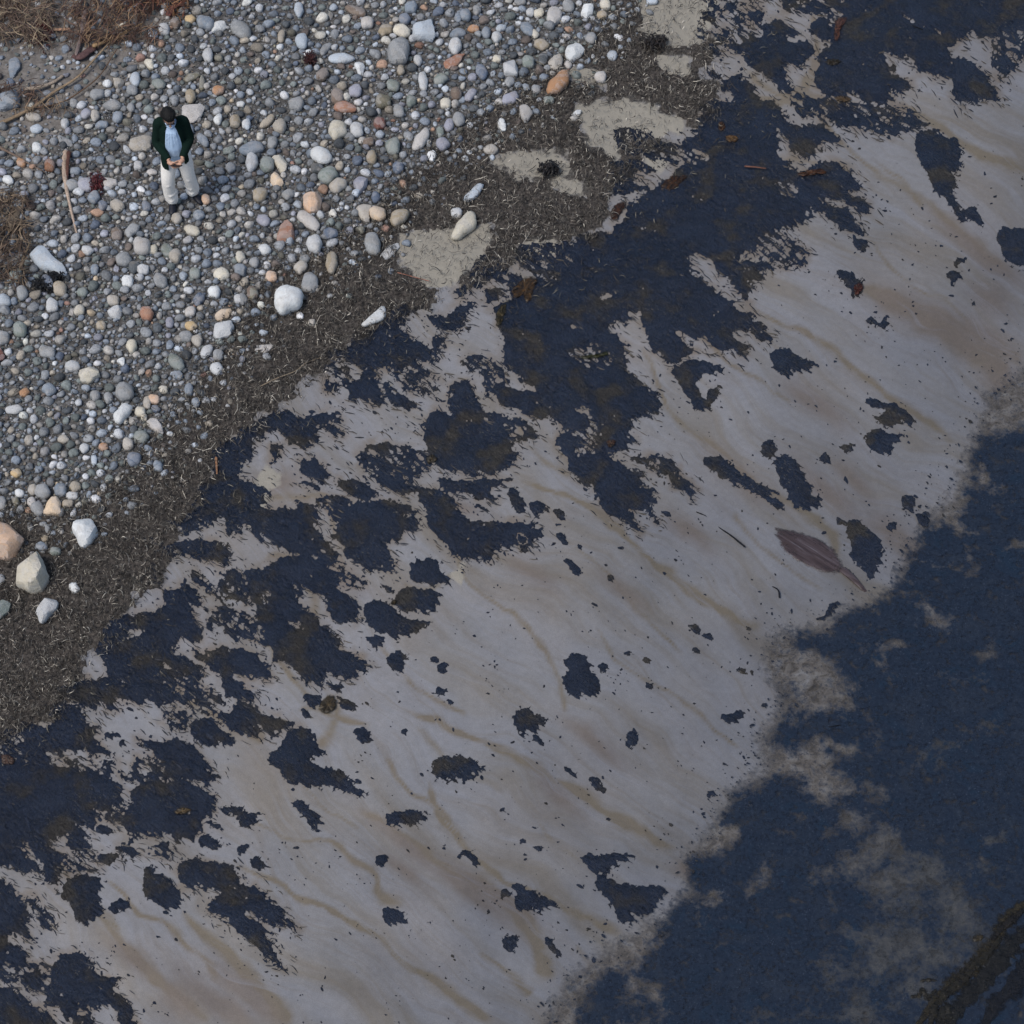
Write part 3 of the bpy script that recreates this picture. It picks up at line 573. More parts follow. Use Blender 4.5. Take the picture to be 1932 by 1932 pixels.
RILLS = [("1040,1000 1120,1060 1200,1150 1300,1240",3,.5), ("700,1200 780,1290 880,1350",4,.5), ("720,1430 760,1480 840,1540 880,1600",5,.6), ("1290,600 1400,700 1500,760",4,.5), ("1600,420 1700,520 1850,620",4,.5), ("1120,1180 1180,1260 1300,1330 1400,1420",4,.45), ("560,1480 640,1540 680,1560",5,.5), ("1380,960 1440,1040 1560,1120",4,.4), ("1100,700 1150,760",4,.4), ("1650,300 1700,340 1740,400",5,.5), ("200,1650 260,1720 330,1760 420,1850",6,.6), ("100,1600 150,1680 230,1760",6,.5), ("1000,1540 1100,1640 1200,1700",4,.4), # polyline, width, strength (ochre)
 ("850,1000 890,1100 960,1150 1030,1230 1060,1300 1070,1345",6,.55), ("760,1340 860,1380 960,1420 1060,1480 1180,1550 1285,1605",11,.8),
 ("960,900 1080,940 1180,1010 1260,1080 1340,1140 1445,1195",9,.8), ("1210,640 1250,750 1290,800 1370,860 1440,920 1560,1000 1580,1080",8,.7),
 ("1400,570 1480,610 1560,650 1640,720 1700,770 1810,840",8,.6), ("1500,150 1560,230 1620,300 1740,380 1830,450 1910,520",8,.5),
 ("1620,535 1700,575 1800,640 1905,705",20,.7), ("1700,200 1780,240 1850,290 1960,330",12,.7),
 ("670,1520 750,1570 850,1640 930,1680 1000,1760 1040,1860",14,.7), ("810,1470 830,1540 920,1640 1000,1680 1080,1720 1180,1765",8,.7),
 ("400,1510 520,1570 620,1590 700,1640 715,1690 760,1710",7,.55), ("440,1620 560,1690 700,1760 780,1830 860,1880 930,1930",8,.8),
 ("180,1720 240,1790 300,1850 400,1932",12,.7), ("340,1720 400,1770 480,1850 560,1940",14,.7), ("900,1790 950,1830 1000,1880",9,.6),
 ("480,1150 520,1240 600,1330 700,1370",6,.6), ("500,1050 560,1060 600,1180",8,.4), ("980,800 1000,850 1080,900",9,.4),
 ("780,1370 840,1430 960,1500",8,.35), ("1480,300 1560,310 1600,330",10,.4), ("1530,20 1540,120 1490,190 1420,180",9,.7), ("1400,130 1480,180 1560,190 1600,185",9,.8),
 ("640,1020 620,960 600,940 480,940",8,.5), ("860,1080 800,1120 760,1100",10,.45), ("290,1290 420,1350 500,1400",10,.5),
 ("560,1340 640,1320 600,1420",9,.5), ("1080,1770 1120,1850 1060,1900",8,.3), ("1700,560 1820,620 1932,690",10,.5), ("1750,800 1800,840",10,.4)]
MUDS = [("1780,620",150,34,36), ("1690,570",60,24,36), ("1880,700",60,40,50), ("1850,480",120,20,38), ("420,1900",120,30,40), ("240,1800",70,20,40), ("1900,90",60,20,30), ("860,960",50,14,20), ("640,1080",60,24,40), ("760,1590",110,15,38), ("920,1680",120,18,35), ("1560,930",90,24,40), ("1610,900",60,20,50),("1000,1080",70,22,35), ("1180,1120",60,18,35), ("1400,900",110,28,40), ("1540,760",80,25,35), ("1690,1010",70,25,40), ("1860,640",90,40,35),
 ("470,1880",110,26,40), ("880,1680",110,16,38), ("1050,1500",60,18,40), ("520,910",60,24,0), ("1870,560",60,35,40), ("340,1890",60,40,40),
 ("1120,1400",80,16,38), ("1300,1000",60,18,40), ("760,1640",60,14,38), ("1290,1640",30,14,10)]
WRACK = "-2500,1420 -60,1400 0,1390 100,1350 190,1200 290,1080 370,930 410,840 600,690 700,615 830,550 1000,470 1130,420 1180,290 1235,270 1250,225 1330,205 1338,170 1285,150 1330,118 1350,80 1300,50 1335,0 1360,-100 2400,-2500 1900,-2600 1220,-80 1180,0 1130,60 1060,130 960,200 860,265 760,350 700,430 620,480 520,520 460,610 400,700 330,790 240,880 150,970 0,980 -60,1000 -2500,1100"
BED = "-4000,1150 -60,1000 0,985 150,975 240,885 330,800 400,710 460,620 520,530 620,490 700,440 760,360 860,275 960,210 1060,140 1130,70 1170,0 1210,-80 2000,-2800 3000,-4700 -4000,-4700"
TANS = ["750,440 830,425 935,425 925,475 850,548 800,540 750,500", "905,285 1065,280 1085,335 1000,345 940,318", "1085,195 1200,182 1292,225 1290,255 1180,265 1165,305 1105,275", "1200,285 1260,300 1240,330", "1020,320 1100,340 1110,370 1060,370", "690,640 720,620 735,650", "1230,95 1310,110 1300,150 1250,140", 
 "1200,-80 1370,-80 1350,30 1330,80 1270,100 1210,80", "960,465 1050,445 1060,480 1000,490", "1110,150 1150,150 1140,170", "1060,120 1150,130 1140,160 1070,150", "430,960 500,880 530,900 470,990","840,1080 870,1070 870,1100"]
WATER = "1950,660 1900,705 1850,730 1835,800 1810,855 1790,920 1740,970 1700,1030 1665,1110 1600,1125 1560,1160 1475,1180 1440,1200 1430,1255 1455,1330 1415,1390 1430,1440 1370,1480 1330,1560 1280,1610 1285,1650 1270,1690 1190,1750 1120,1790 1060,1840 1005,1940 800,2300 -500,4600 9000,4600 9000,-3600 4000,-2200 2100,400"
BLUE = ["2200,790 1935,805 1850,820 1822,900 1822,960 1725,1005 1665,1070 1650,1150 1600,1150 1570,1200 1480,1180 1500,1215 1570,1250 1620,1300 1600,1340 1540,1330 1490,1290 1450,1380 1440,1400 1500,1430 1540,1390 1560,1440 1430,1480 1380,1490 1360,1530 1330,1560 1400,1560 1360,1610 1310,1620 1290,1660 1260,1670 1235,1700 1240,1740 1250,1780 1140,1840 1105,1880 1080,1960 800,4600 9000,4600 9000,-3600"]
MURK = [(1710,1680,130,50,28),(1640,1820,70,90,10),(1780,1800,70,50,-30),(1760,1160,45,14,30),(1700,1080,28,10,60),(1760,1060,60,10,10),(1860,1240,40,10,10),(1650,1500,40,14,20),(1690,1230,20,10,0),(1560,1470,60,20,15),
 (1630,1540,30,40,60),(1660,1600,30,60,20),(1740,1640,70,30,20),(1790,1720,80,40,30),(1700,1790,60,40,0),(1650,1850,60,40,-30),(1620,1920,60,30,0),
 (1880,1580,20,14,0),(1350,1560,30,14,40),(1480,1230,40,12,20),(1500,1320,30,40,0),(1350,1690,20,10,0),(1420,1680,16,8,0),(1860,1820,50,30,-40),(1540,1490,30,20,0),(1290,1690,20,14,0),(1230,1870,40,14,40),
 (1905,1030,25,12,0),(1860,900,24,12,40),(1800,990,40,12,20),(1590,1420,30,10,10),(1440,1660,14,24,0),(1720,1880,50,30,-40)]

# ------------------------------------------------------------------ oil field on a fine grid over the picture's ground
ST = 2.0
gx = np.arange(-60, 1994, ST); gy = np.arange(-60, 1994, ST)
GX, GY = np.meshgrid(gx, gy)          # [row y, col x]
def cr_path(pts, m):
    out = []; n = len(pts)
    for i in range(n-1):
        p0, p1, p2, p3 = (np.array(pts[max(i-1, 0)]), np.array(pts[i]), np.array(pts[i+1]), np.array(pts[min(i+2, n-1)]))
        for k in range(m):
            t = k/m; q = .5*((2*p1)+(-p0+p2)*t+(2*p0-5*p1+4*p2-p3)*t*t+(-p0+3*p1-3*p2+p3)*t**3); out.append((float(q[0]), float(q[1])))
    out.append(tuple(pts[-1])); return out
def chaik(pts):
    q = []
    for i in range(len(pts)):
        a, b = pts[i], pts[(i+1) % len(pts)]
        q += [(.78*a[0]+.22*b[0], .78*a[1]+.22*b[1]), (.22*a[0]+.78*b[0], .22*a[1]+.78*b[1])]
    return q
def far_pts(pts):
    r = []
    for x, y in pts:
        if x > 1924: x += 70
        if x < 8: x -= 70
        if y > 1924: y += 70
        if y < 8: y -= 70
        r.append((x, y))
    return r
NA, NB = flow_xy(GX, GY)
N_st = fbm(NA/38, NB/4.6, 3, 3, .62)
N_fi = fbm(NA/9, NB/5, 5, 2, .6)
N_md = fbm(GX/26, GY/22, 8, 3)
N_hl = fbm(NA/16, NB/7, 13, 3, .6)
WX = GX+4.5*pn(GX/19, GY/19, 150)+2.2*pn(GX/7, GY/7, 151)
WY = GY+4.5*pn(GX/19, GY/19, 152)+2.2*pn(GX/7, GY/7, 153)
WX2 = GX+3*pn(GX/13, GY/13, 154)+1.6*pn(GX/5, GY/5, 155)
WY2 = GY+3*pn(GX/13, GY/13, 156)+1.6*pn(GX/5, GY/5, 157)
def box(pts, pad=34):
    xs = [p[0] for p in pts]; ys = [p[1] for p in pts]
    i0 = max(0, int((min(xs)-pad-gx[0])/ST)); i1 = min(len(gx), int((max(xs)+pad-gx[0])/ST)+2)
    j0 = max(0, int((min(ys)-pad-gy[0])/ST)); j1 = min(len(gy), int((max(ys)+pad-gy[0])/ST)+2)
    return slice(j0, j1), slice(i0, i1)
F = np.full(GX.shape, -9.0)
S_ED = 7.0
for tile, s, pts in MATS:
    pp = far_pts(OP(tile, pts)); sl = box(pp)
    d = poly_sdf(pp, WX[sl], WY[sl])/S_ED
    if s < 1: d = np.minimum(d, (s-.5)*1.1)
    F[sl] = np.maximum(F[sl], d)
for tile, pts in HOLES:
    pp = far_pts(OP(tile, pts)); sl = box(pp)
    F[sl] = np.minimum(F[sl], -poly_sdf(pp, WX[sl], WY[sl])/S_ED*1.4+.35)
for tile, pts in SPECKLE:
    pp = OP(tile, pts); sl = box(pp)
    k = sstep(-8, 10, poly_sdf(pp, GX[sl], GY[sl]))
    F[sl] = F[sl]*(1-k)+k*np.minimum(F[sl], -.15)
def rag(f, sl=(slice(None), slice(None)), amp=1.0):
    """ragged edge: smooth on the side facing up the beach, long teeth on the side facing down"""
    gyv, gxv = np.gradient(f)
    gl = np.sqrt(gxv**2+gyv**2)+1e-4
    dn = -(gxv*FDX+gyv*FDY)/gl
    a = .45+1.9*sstep(-.4, .7, dn)
    a = np.where(f > 3, .8, a)
    return f + amp*(a*1.15*N_st[sl] + .55*N_fi[sl] + .5*N_md[sl]*np.clip(a, 0, 1) )
F0 = F.copy()
FM = rag(np.clip(F+.2, -6, 4))
cr = 1.5*fbm(NA/7, NB/3.4, 170, 3, .65)+.7*N_st-(1.05+.22*np.clip(-F, 0, 9))   # torn-off crumbs beside the mats
FM = np.maximum(FM, np.where(F > -6, cr, -3))
FM = np.minimum(FM, 2.5+1.9*N_hl+.6*N_md)
FM = np.minimum(FM, np.where(fbm(GX/70, GY/60, 172, 3) > .12, 1.0+1.9*N_fi+.9*N_hl, 9))      # pin-holes and gaps inside the mats
# patches
PF = []
for tile, pts, lab in PATCH:
    pp = far_pts(OP(tile, pts)) if tile == 'o' else OP(tile, pts)
    sl = box(pp, 22)
    d = poly_sdf(chaik(pp), WX2[sl], WY2[sl])
    w = max(p[0] for p in pp)-min(p[0] for p in pp)
    ed = 3.2 if w < 25 else (4.5 if w < 50 else 6)
    f = rag(np.clip(d/ed+.3, -6, 4), sl, .9 if w < 40 else 1.05)
    f = np.minimum(f, 2.8+1.9*N_hl[sl])
    f = np.where(d < -12, np.minimum(f, -1), f)
    PF.append((sl, f, pp, lab))
    FM[sl] = np.where(f > -.9, np.minimum(FM[sl], -.4), FM[sl])    # the mats stop where a patch lies

def ground_z(x, y):
    x = np.asarray(x, float); y = np.asarray(y, float)
    xx = np.clip(x, -900, 2900); yy = np.clip(y, -900, 2900)
    return .035*pn(xx/170, yy/150, 40) + .012*pn(xx/60, yy/60, 41)
def place(x, y, dz=0):
    p = G(x, y); p[..., 2] += ground_z(x, y)+dz
    return p
def place_m(px, py, z):
    """ground point for a photo point seen at height z above the ground"""
    return G(px, py, z+ground_z(px, py))

def field_mesh(name, f, XX, YY, zf, mat, cols=None, attrs=None):
    gyv, gxv = np.gradient(f)
    ins = f > 0
    keep = ins[:-1,:-1] | ins[1:,:-1] | ins[:-1,1:] | ins[1:,1:]
    if keep.sum() < 2: return None
    used = np.zeros(f.shape, bool)
    used[:-1,:-1] |= keep; used[1:,:-1] |= keep; used[:-1,1:] |= keep; used[1:,1:] |= keep
    sx = np.gradient(XX, axis=1); sy = np.gradient(YY, axis=0)
    g2 = gxv**2+gyv**2+1e-6
    ox = np.clip(-f*gxv/g2, -.95, .95)*sx; oy = np.clip(-f*gyv/g2, -.95, .95)*sy
    X2 = np.where(ins, XX, XX+ox); Y2 = np.where(ins, YY, YY+oy)
    idx = np.full(f.shape, -1, np.int32); idx[used] = np.arange(used.sum())
    q = np.stack([idx[1:,:-1], idx[1:,1:], idx[:-1,1:], idx[:-1,:-1]], -1)[keep]
    z = zf(X2, Y2, np.where(ins, f, 0))
    pts = G(X2[used], Y2[used]); pts[:, 2] += z[used]
    at = {k: v[used] for k, v in (attrs or {}).items()}
    return mesh_np(name, pts, q, True, attrs=at, mat=mat)
def oil_z(X, Y, f):
    a, b = flow_xy(X, Y)
    lump = .5+.5*fbm(a/30, b/16, 61, 3)
    h = .004 + .016*np.clip(f/2.5, 0, 1)**.7*(.5+.7*lump) + .007*pn(X/3.1, Y/2.7, 63)*np.clip(f*2, 0, 1)
    return ground_z(X, Y)+h

# ------------------------------------------------------------------ ground sheet
def axis(lo, hi, step, a, b):
    mid = np.arange(lo, hi+.1, step)
    def grow(start, end, st):
        r = []; p = start; s = st
        sg = 1 if end > start else -1
        while (p-end)*sg < 0:
            s *= 1.22; p += sg*s; r.append(p)
        r[-1] = end
        return r
    return np.array(grow(lo, a, step)[::-1]+list(mid)+grow(hi, b, step))
hx = axis(-60, 1995, 5, -9000, 11000); hy = axis(-60, 1995, 5, -4900, 4500)
HX, HY = np.meshgrid(hx, hy)
wr = sstep(-16, 22, poly_sdf(P(WRACK), HX, HY)+9+30*pn(HX/46, HY/36, 120))
bed = sstep(-25, 25, poly_sdf(P(BED), HX, HY))
tan = np.zeros(HX.shape)
for tp in TANS: tan = np.maximum(tan, sstep(-16, 16, poly_sdf(P(tp), HX, HY)+12*pn(HX/26, HY/22, 128)+6*pn(HX/11, HY/11, 129)))
tan = np.maximum(tan, .75*sstep(60, -20, np.abs(poly_sdf(P(WRACK), HX, HY)+30))*(HX+HY*1.2 > 1250)*0)
wr = wr*(1-tan)
stain = np.zeros(HX.shape); mud = np.zeros(HX.shape)
HA, HB = flow_xy(HX, HY)
wobx = HX+8*pn(HX/70, HY/70, 70)+3*pn(HX/22, HY/22, 72); woby = HY+8*pn(HX/70+9, HY/70, 71)+3*pn(HX/22, HY/22, 74)
for ln, w, s in RILLS:
    pts = cr_path(P(ln), 5); d, t = line_dist(pts, wobx, woby)
    ww = w*(.45+.85*t)*(1+.6*pn(HA/50, HB/50, 73))
    ww = np.maximum(ww, 4.2)
    k = min(1, s*1.3)*np.exp(-(d/ww)**2*1.1)*sstep(0, .15, t+.02)*sstep(1.02, .9, t)*(.85+.35*pn(HA/35, HB/9, 161))
    stain = np.maximum(stain, k)
for c, rx, ry, an in MUDS:
    cx, cy = P(c)[0]; a = math.radians(an)
    u = (wobx-cx)*math.cos(a)+(woby-cy)*math.sin(a); v = -(wobx-cx)*math.sin(a)+(woby-cy)*math.cos(a)
    mud = np.maximum(mud, np.exp(-((u/rx)**2+(v/ry)**2)*1.1))
# olive brown tinge around the mats
Fc = np.clip(F, -6, 4)
ix = np.clip(((HX-gx[0])/ST).round().astype(int), 0, len(gx)-1); iy = np.clip(((HY-gy[0])/ST).round().astype(int), 0, len(gy)-1)
near = sstep(-3.2, .3, Fc[iy, ix])*(.5+.5*pn(HX/45, HY/45, 75))
near = near*sstep(-.6, .3, pn(HX/28, HY/22, 171)+.2); stain = np.clip(stain+.62*near, 0, 1); mud = np.clip(np.maximum(mud, .8*near), 0, 1)
dirt = sstep(-40, 20, poly_sdf([(-3000,250),(0,250),(60,330),(110,250),(230,160),(290,90),(330,20),(360,-60),(1200,-4700),(-4000,-4700)], HX, HY))
dirt = np.maximum(dirt, sstep(-20, 15, poly_sdf([(-500,330),(20,350),(70,420),(20,560),(-500,600)], HX, HY)))
zz = ground_z(HX, HY)
wd = poly_sdf(P(WATER), HX, HY)
zz = zz*sstep(30, -60, wd) - .05*sstep(-20, 60, wd)
wet_falloff = sstep(-700, 0, wd)*.8+.25*pn(HX/190, HY/150, 160)*sstep(-900, -100, wd)  # darker towards the water: damp sand, with lens edge fall-off painted in
wet_falloff = np.clip(wet_falloff, 0, 1)
pts = G(HX.ravel(), HY.ravel()); pts[:, 2] += zz.ravel()
ny, nx = HX.shape
idg = np.arange(ny*nx).reshape(ny, nx)
q = np.stack([idg[1:,:-1], idg[1:,1:], idg[:-1,1:], idg[:-1,:-1]], -1).reshape(-1, 4)
gm = mesh_np("ground", pts, q, True, attrs=dict(wrack=wr.ravel(), bed=bed.ravel(), tan=tan.ravel(), stain=stain.ravel(), mud=mud.ravel(), dirt=dirt.ravel(), wet=wet_falloff.ravel()), mat=M_GROUND)
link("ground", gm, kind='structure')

# water with its oil film
d_w = wd/9 + .9*fbm(HX/34, HY/30, 80, 3) + .5*fbm(HX/12, HY/12, 84, 2)
oilw = np.zeros(HX.shape)
for bp in BLUE: oilw = np.maximum(oilw, sstep(-26, 24, poly_sdf(P(bp), HX, HY)))
oilw = oilw*1.06
mk = np.zeros(HX.shape)
for cx, cy, rx, ry, an in MURK:
    a = math.radians(an)
    qx = HX+22*pn(HX/44, HY/40, 180)+10*pn(HX/17, HY/17, 181); qy = HY+22*pn(HX/44, HY/40, 182)+10*pn(HX/17, HY/17, 183)
    u = (qx-cx)*math.cos(a)+(qy-cy)*math.sin(a); v = -(qx-cx)*math.sin(a)+(qy-cy)*math.cos(a)
    mk = np.maximum(mk, np.exp(-((u/rx)**2+(v/ry)**2)*.6))
oilw = oilw*(1-.72*mk)
deep = sstep(40, 420, wd)
wm = field_mesh("water", np.clip(d_w, -6, 6), HX, HY, lambda X, Y, f: .004+.004*pn(X/40, Y/40, 86)+0*f+np.where(f > 0, .004, .0), M_WATER, attrs=dict(oil=oilw, deep=deep, depth=sstep(-4, 46, wd)))
link("water", wm, kind='structure')

# the mats (uncountable cover) and the single patches
mm = field_mesh("oiled_seaweed_mat", FM, GX, GY, oil_z, M_OIL)
link("oiled_seaweed_mat", mm, label="black oil-soaked seaweed mats with ragged fringes covering the wet sand", cat="seaweed", kind='stuff')
for sl, f, pp, lab in PF:
    pm = field_mesh("oiled_seaweed_patch", f, GX[sl], GY[sl], oil_z, M_OIL)
    if pm: link("oiled_seaweed_patch", pm, label=lab, cat="seaweed patch", group="oiled seaweed patches on the wet sand")

# ------------------------------------------------------------------ thin dark streaks and tar specks on the sand
def fan_mesh(name, cx, cy, rx, ry, an, seed, h, mat, colr=None, n=7, dz=0):
    r = np.random.default_rng(seed); N = len(cx)
    t = np.linspace(0, 2*np.pi, n, endpoint=False)[None, :]
    rr = 1+.45*(r.random((N, n))-.5)*2
    u = np.cos(t)*rr*rx[:, None]; v = np.sin(t)*rr*ry[:, None]
    ca, sa = np.cos(an)[:, None], np.sin(an)[:, None]
    X = cx[:, None]+u*ca-v*sa; Y = cy[:, None]+u*sa+v*ca
    rim = place(X, Y, .004); cen = place(cx, cy, 0); cen[:, 2] += h
    rim[..., 2] += np.asarray(dz)[..., None] if np.ndim(dz) else 0; cen[:, 2] += dz
    V = np.concatenate([rim, cen[:, None, :]], 1).reshape(-1, 3)
    b = (np.arange(N)*(n+1))[:, None]
    k = np.arange(n)
    Fc = np.stack([b+k, b+(k+1) % n, np.broadcast_to(b+n, (N, n))], -1).reshape(-1, 3)[:, ::-1]
    cols = None
    if colr is not None: cols = np.repeat(colr, n+1, axis=0)
    return mesh_np(name, V, Fc, True, cols=cols, mat=mat)
def fval(arr, x, y):
    i = np.clip(((x-gx[0])/ST).round().astype(int), 0, len(gx)-1); j = np.clip(((y-gy[0])/ST).round().astype(int), 0, len(gy)-1)
    return arr[j, i]
ALL = FM.copy()
for sl, f, pp, lab in PF: ALL[sl] = np.maximum(ALL[sl], f)
WR2 = poly_sdf(P(WRACK), GX, GY)+9; BD2 = poly_sdf(P(BED), GX, GY); WT2 = poly_sdf(P(WATER), GX, GY)
WRX = np.maximum(WR2, BD2)
N = 62000
x = RNG.uniform(-40, 1970, N); y = RNG.uniform(-40, 1970, N)
dens = .10+.75*sstep(.12, .6, fbm(x/60, y/60, 100, 3))+.9*sstep(-3.2, -.6, fval(np.clip(F, -6, 4), x, y))
dens = dens + .8*sstep(-60, 0, fval(WT2, x, y))*sstep(60, 10, fval(WT2, x, y))
ok = (fval(WRX, x, y) < -3) & (fval(WT2, x, y) < 60) & (fval(ALL, x, y) < 0) & (RNG.random(N) < dens*.36)
x, y = x[ok], y[ok]; n = len(x)
r = np.exp(RNG.normal(.18, .5, n)); r = np.clip(r, .7, 4.2); inw = fval(WT2, x, y) > -12
link("tar_specks", fan_mesh("tar_specks", x, y, r*RNG.uniform(1, 1.7, n), r*.8, RNG.normal(.6, .6, n), 5, .010, M_OIL, dz=np.where(inw, .02, 0)),
     label="small black specks of tar and weed scattered over the wet sand", cat="tar specks", kind='stuff')

def strands(name, x, y, ang, L, w, curl, z0, zr, cols, mat, seg=3, seed=1):
    """ribbons lying on the ground; L,w in photo px"""
    r = np.random.default_rng(seed); N = len(x)
    px = [x]; py = [y]; a = ang.copy()
    for k in range(seg):
        px.append(px[-1]+np.cos(a)*L/seg); py.append(py[-1]+np.sin(a)*L/seg); a = a+curl
    PX = np.stack(px, 1)-(np.cos(ang)*L/2)[:, None]; PY = np.stack(py, 1)-(np.sin(ang)*L/2)[:, None]
    tx = np.gradient(PX, axis=1); ty = np.gradient(PY, axis=1); tl = np.sqrt(tx**2+ty**2)+1e-6
    wk = np.array([.35]+[1]*(seg-1)+[.35])[None, :]
    ox = -ty/tl*w[:, None]*wk/2; oy = tx/tl*w[:, None]*wk/2
    arch = np.sin(np.linspace(0, np.pi, seg+1))[None, :]*zr[:, None]
    A = place(PX+ox, PY+oy); B = place(PX-ox, PY-oy)
    A[..., 2] += z0[:, None]+arch; B[..., 2] += z0[:, None]+arch-.003*np.sign(curl)[:, None]
    V = np.stack([A, B], 2).reshape(-1, 3)
    b = (np.arange(N)*(seg+1)*2)[:, None]; k = np.arange(seg)[None, :]*2
    Fc = np.stack([b+k, b+k+1, b+k+3, b+k+2], -1).reshape(-1, 4)
    return mesh_np(name, V, Fc, True, cols=np.repeat(cols, (seg+1)*2, axis=0), mat=mat)

N = 90000
x = RNG.uniform(-40, 1970, N); y = RNG.uniform(-40, 1970, N)
fv = fval(ALL, x, y); up = fval(ALL, x-FDX*9, y-FDY*9)
ok = (fv < .2) & (fv > -5.5) & (fval(WRX, x, y) < 0) & (fval(WT2, x, y) < 10) & (up > fv) & (RNG.random(N) < .5*sstep(-5.0, -.3, fval(np.clip(F, -6, 4), x, y)))
x, y = x[ok], y[ok]; n = len(x)
cl = np.array([.012,.014,.02])[None, :]*RNG.uniform(.6, 1.8, (n, 1)) + (RNG.random((n, 1)) < .3)*np.array([[.05,.038,.02]])
link("weed_fibres", strands("weed_fibres", x, y, RNG.normal(.55, .28, n), RNG.uniform(6, 20, n), RNG.uniform(.8, 2.6, n), RNG.normal(0, .2, n), np.full(n, .006), np.full(n, .004), cl, M_STRAND, 2, 3),
     label="thin dark weed fibres combed down the sand from the mats' edges", cat="seaweed fibres", kind='stuff')

# ------------------------------------------------------------------ wrack: dry seagrass
def pick_strands(N, maskf, seed):
    r = np.random.default_rng(seed)
    x = r.uniform(-50, 1500, N); y = r.uniform(-50, 1450, N)
    ok = r.random(N) < maskf(x, y)
    return x[ok], y[ok]
TAN2 = np.full(GX.shape, -99.)
for tp in TANS: TAN2 = np.maximum(TAN2, poly_sdf(P(tp), GX, GY))
def wrack_mask(x, y):
    c = sstep(-20, 14, fval(WR2, x, y)+33*fbm(x/46, y/36, 120, 4, .6))
    c = c*(1-.78*sstep(-8, 8, fval(TAN2, x, y)-15*fbm(x/24, y/20, 122, 3, .65)))
    c = c*sstep(-.75, .35, fbm(x/34, y/26, 112, 3)+.2)
    return c
x, y = pick_strands(260000, wrack_mask, 21)
r = np.random.default_rng(22)
m = r.random(len(x)) < min(1, 76000/len(x)); x, y = x[m], y[m]; n = len(x)
shade = r.random((n, 1))
light = (fbm(x/35, y/35, 113, 2)[:, None]*.5+.55)
c1 = np.array([[.020,.017,.014]]); c2 = np.array([[.125,.11,.09]]); c3 = np.array([[.42,.385,.32]])
cc = np.where(shade < .46+.3*fbm(x/24, y/19, 118, 3)[:, None], c1, np.where(shade < .95-.1*light, c2, c3))*r.uniform(.6, 1.35, (n, 1))*np.clip(1+.85*fbm(x/17, y/14, 116, 3), .35, 1.9)[:, None]
cl_ang = 3*fbm(x/28, y/28, 114, 2)
link("dry_seagrass", strands("dry_seagrass", x, y, cl_ang+r.normal(0, .8, n), np.exp(r.normal(1.9, .6, n)), r.uniform(.35, 1.1, n), r.normal(0, .6, n), r.uniform(.004, .06, n), r.uniform(.0, .05, n), cc, M_STRAND, 3, 4),
     label="dark brown wrack of dried seagrass and weed between the pebbles and the sand", cat="seagrass wrack", kind='stuff')
# sparse pale and olive strands over mats and into the pebbles
x, y = pick_strands(60000, lambda x, y: .30*((fval(FM, x, y) > 0) & (fval(WR2, x, y) > -160))*sstep(-160, 0, fval(WR2, x, y))+.65*sstep(-110, 10, fval(WR2, x, y))*(fval(BD2, x, y) > 0)+.05*(fval(BD2, x, y) > 0), 31)
n = len(x); r = np.random.default_rng(32)
cc = np.where(r.random((n, 1)) < .72, np.array([[.03,.024,.018]]), np.array([[.17,.15,.11]]))*r.uniform(.4, 1.3, (n, 1))
link("loose_seagrass", strands("loose_seagrass", x, y, r.uniform(0, 6.28, n), np.exp(r.normal(2.1, .4, n)), r.uniform(.7, 1.4, n), r.normal(0, .5, n), r.uniform(.03, .06, n), r.uniform(0, .03, n), cc, M_STRAND, 3, 6),
     label="loose seagrass stems strewn over pebbles and mats", cat="seagrass", kind='stuff')
# wrack surface: lumpy felt sheet under the stems
fw = (WR2/16+2.2*fbm(GX/46, GY/36, 120, 4, .6)+.9*fbm(GX/11, GY/11, 121, 3, .7))
fw = np.minimum(fw, -TAN2/10+1.7*fbm(GX/24, GY/20, 122, 3, .65)-.1)
fw = np.minimum(fw, 1.0+2.3*fbm(GX/30, GY/24, 123, 3, .6))
fw = np.clip(fw, -5, 4)
sub = (slice(None, None, 2), slice(None, None, 2))
M_FELT = mat_plain("wrack_felt", (.060,.052,.045), .9, .95, 26, .9)
fm = field_mesh("wrack_felt", fw[sub], GX[sub], GY[sub], lambda X, Y, f: ground_z(X, Y)+.004+.03*np.clip(f/2, 0, 1)*(.5+.6*pn(X/9, Y/9, 125))+.012*pn(X/4.1, Y/4.1, 126)*np.clip(f, 0, 1), M_FELT)
link("wrack_felt", fm, label="matted dark wrack bed lying under the dry seagrass stems", cat="seaweed wrack", kind='stuff')
# ------------------------------------------------------------------ stones
CC = dict(pale=(188,186,182), cream=(205,192,165), beige=(172,160,142), pink=(182,173,163), white=(215,214,208), bluew=(172,180,186), grey=(138,138,136),
          slate=(92,104,122), blueg=(122,132,142), green=(118,126,116), olive=(120,112,88), tan=(162,143,112), orange=(186,130,78), rust=(146,94,58),
          terra=(168,112,80), yellow=(208,172,112), lilac=(150,148,158), brown=(118,98,82), dark=(84,88,90), red=(120,66,52), peach=(214,170,130), sandy=(212,180,140))
NAMEC = dict(pale='pale grey', cream='cream', beige='beige', pink='pinkish beige', white='white', bluew='bluish white', grey='grey', slate='slate blue', blueg='blue-grey',
             green='greenish grey', olive='olive', tan='tan', orange='orange', rust='rust orange', terra='terracotta', yellow='yellow-tan', lilac='lilac grey', brown='brown',
             dark='dark grey', red='brick red', peach='peach', sandy='sandy cream')
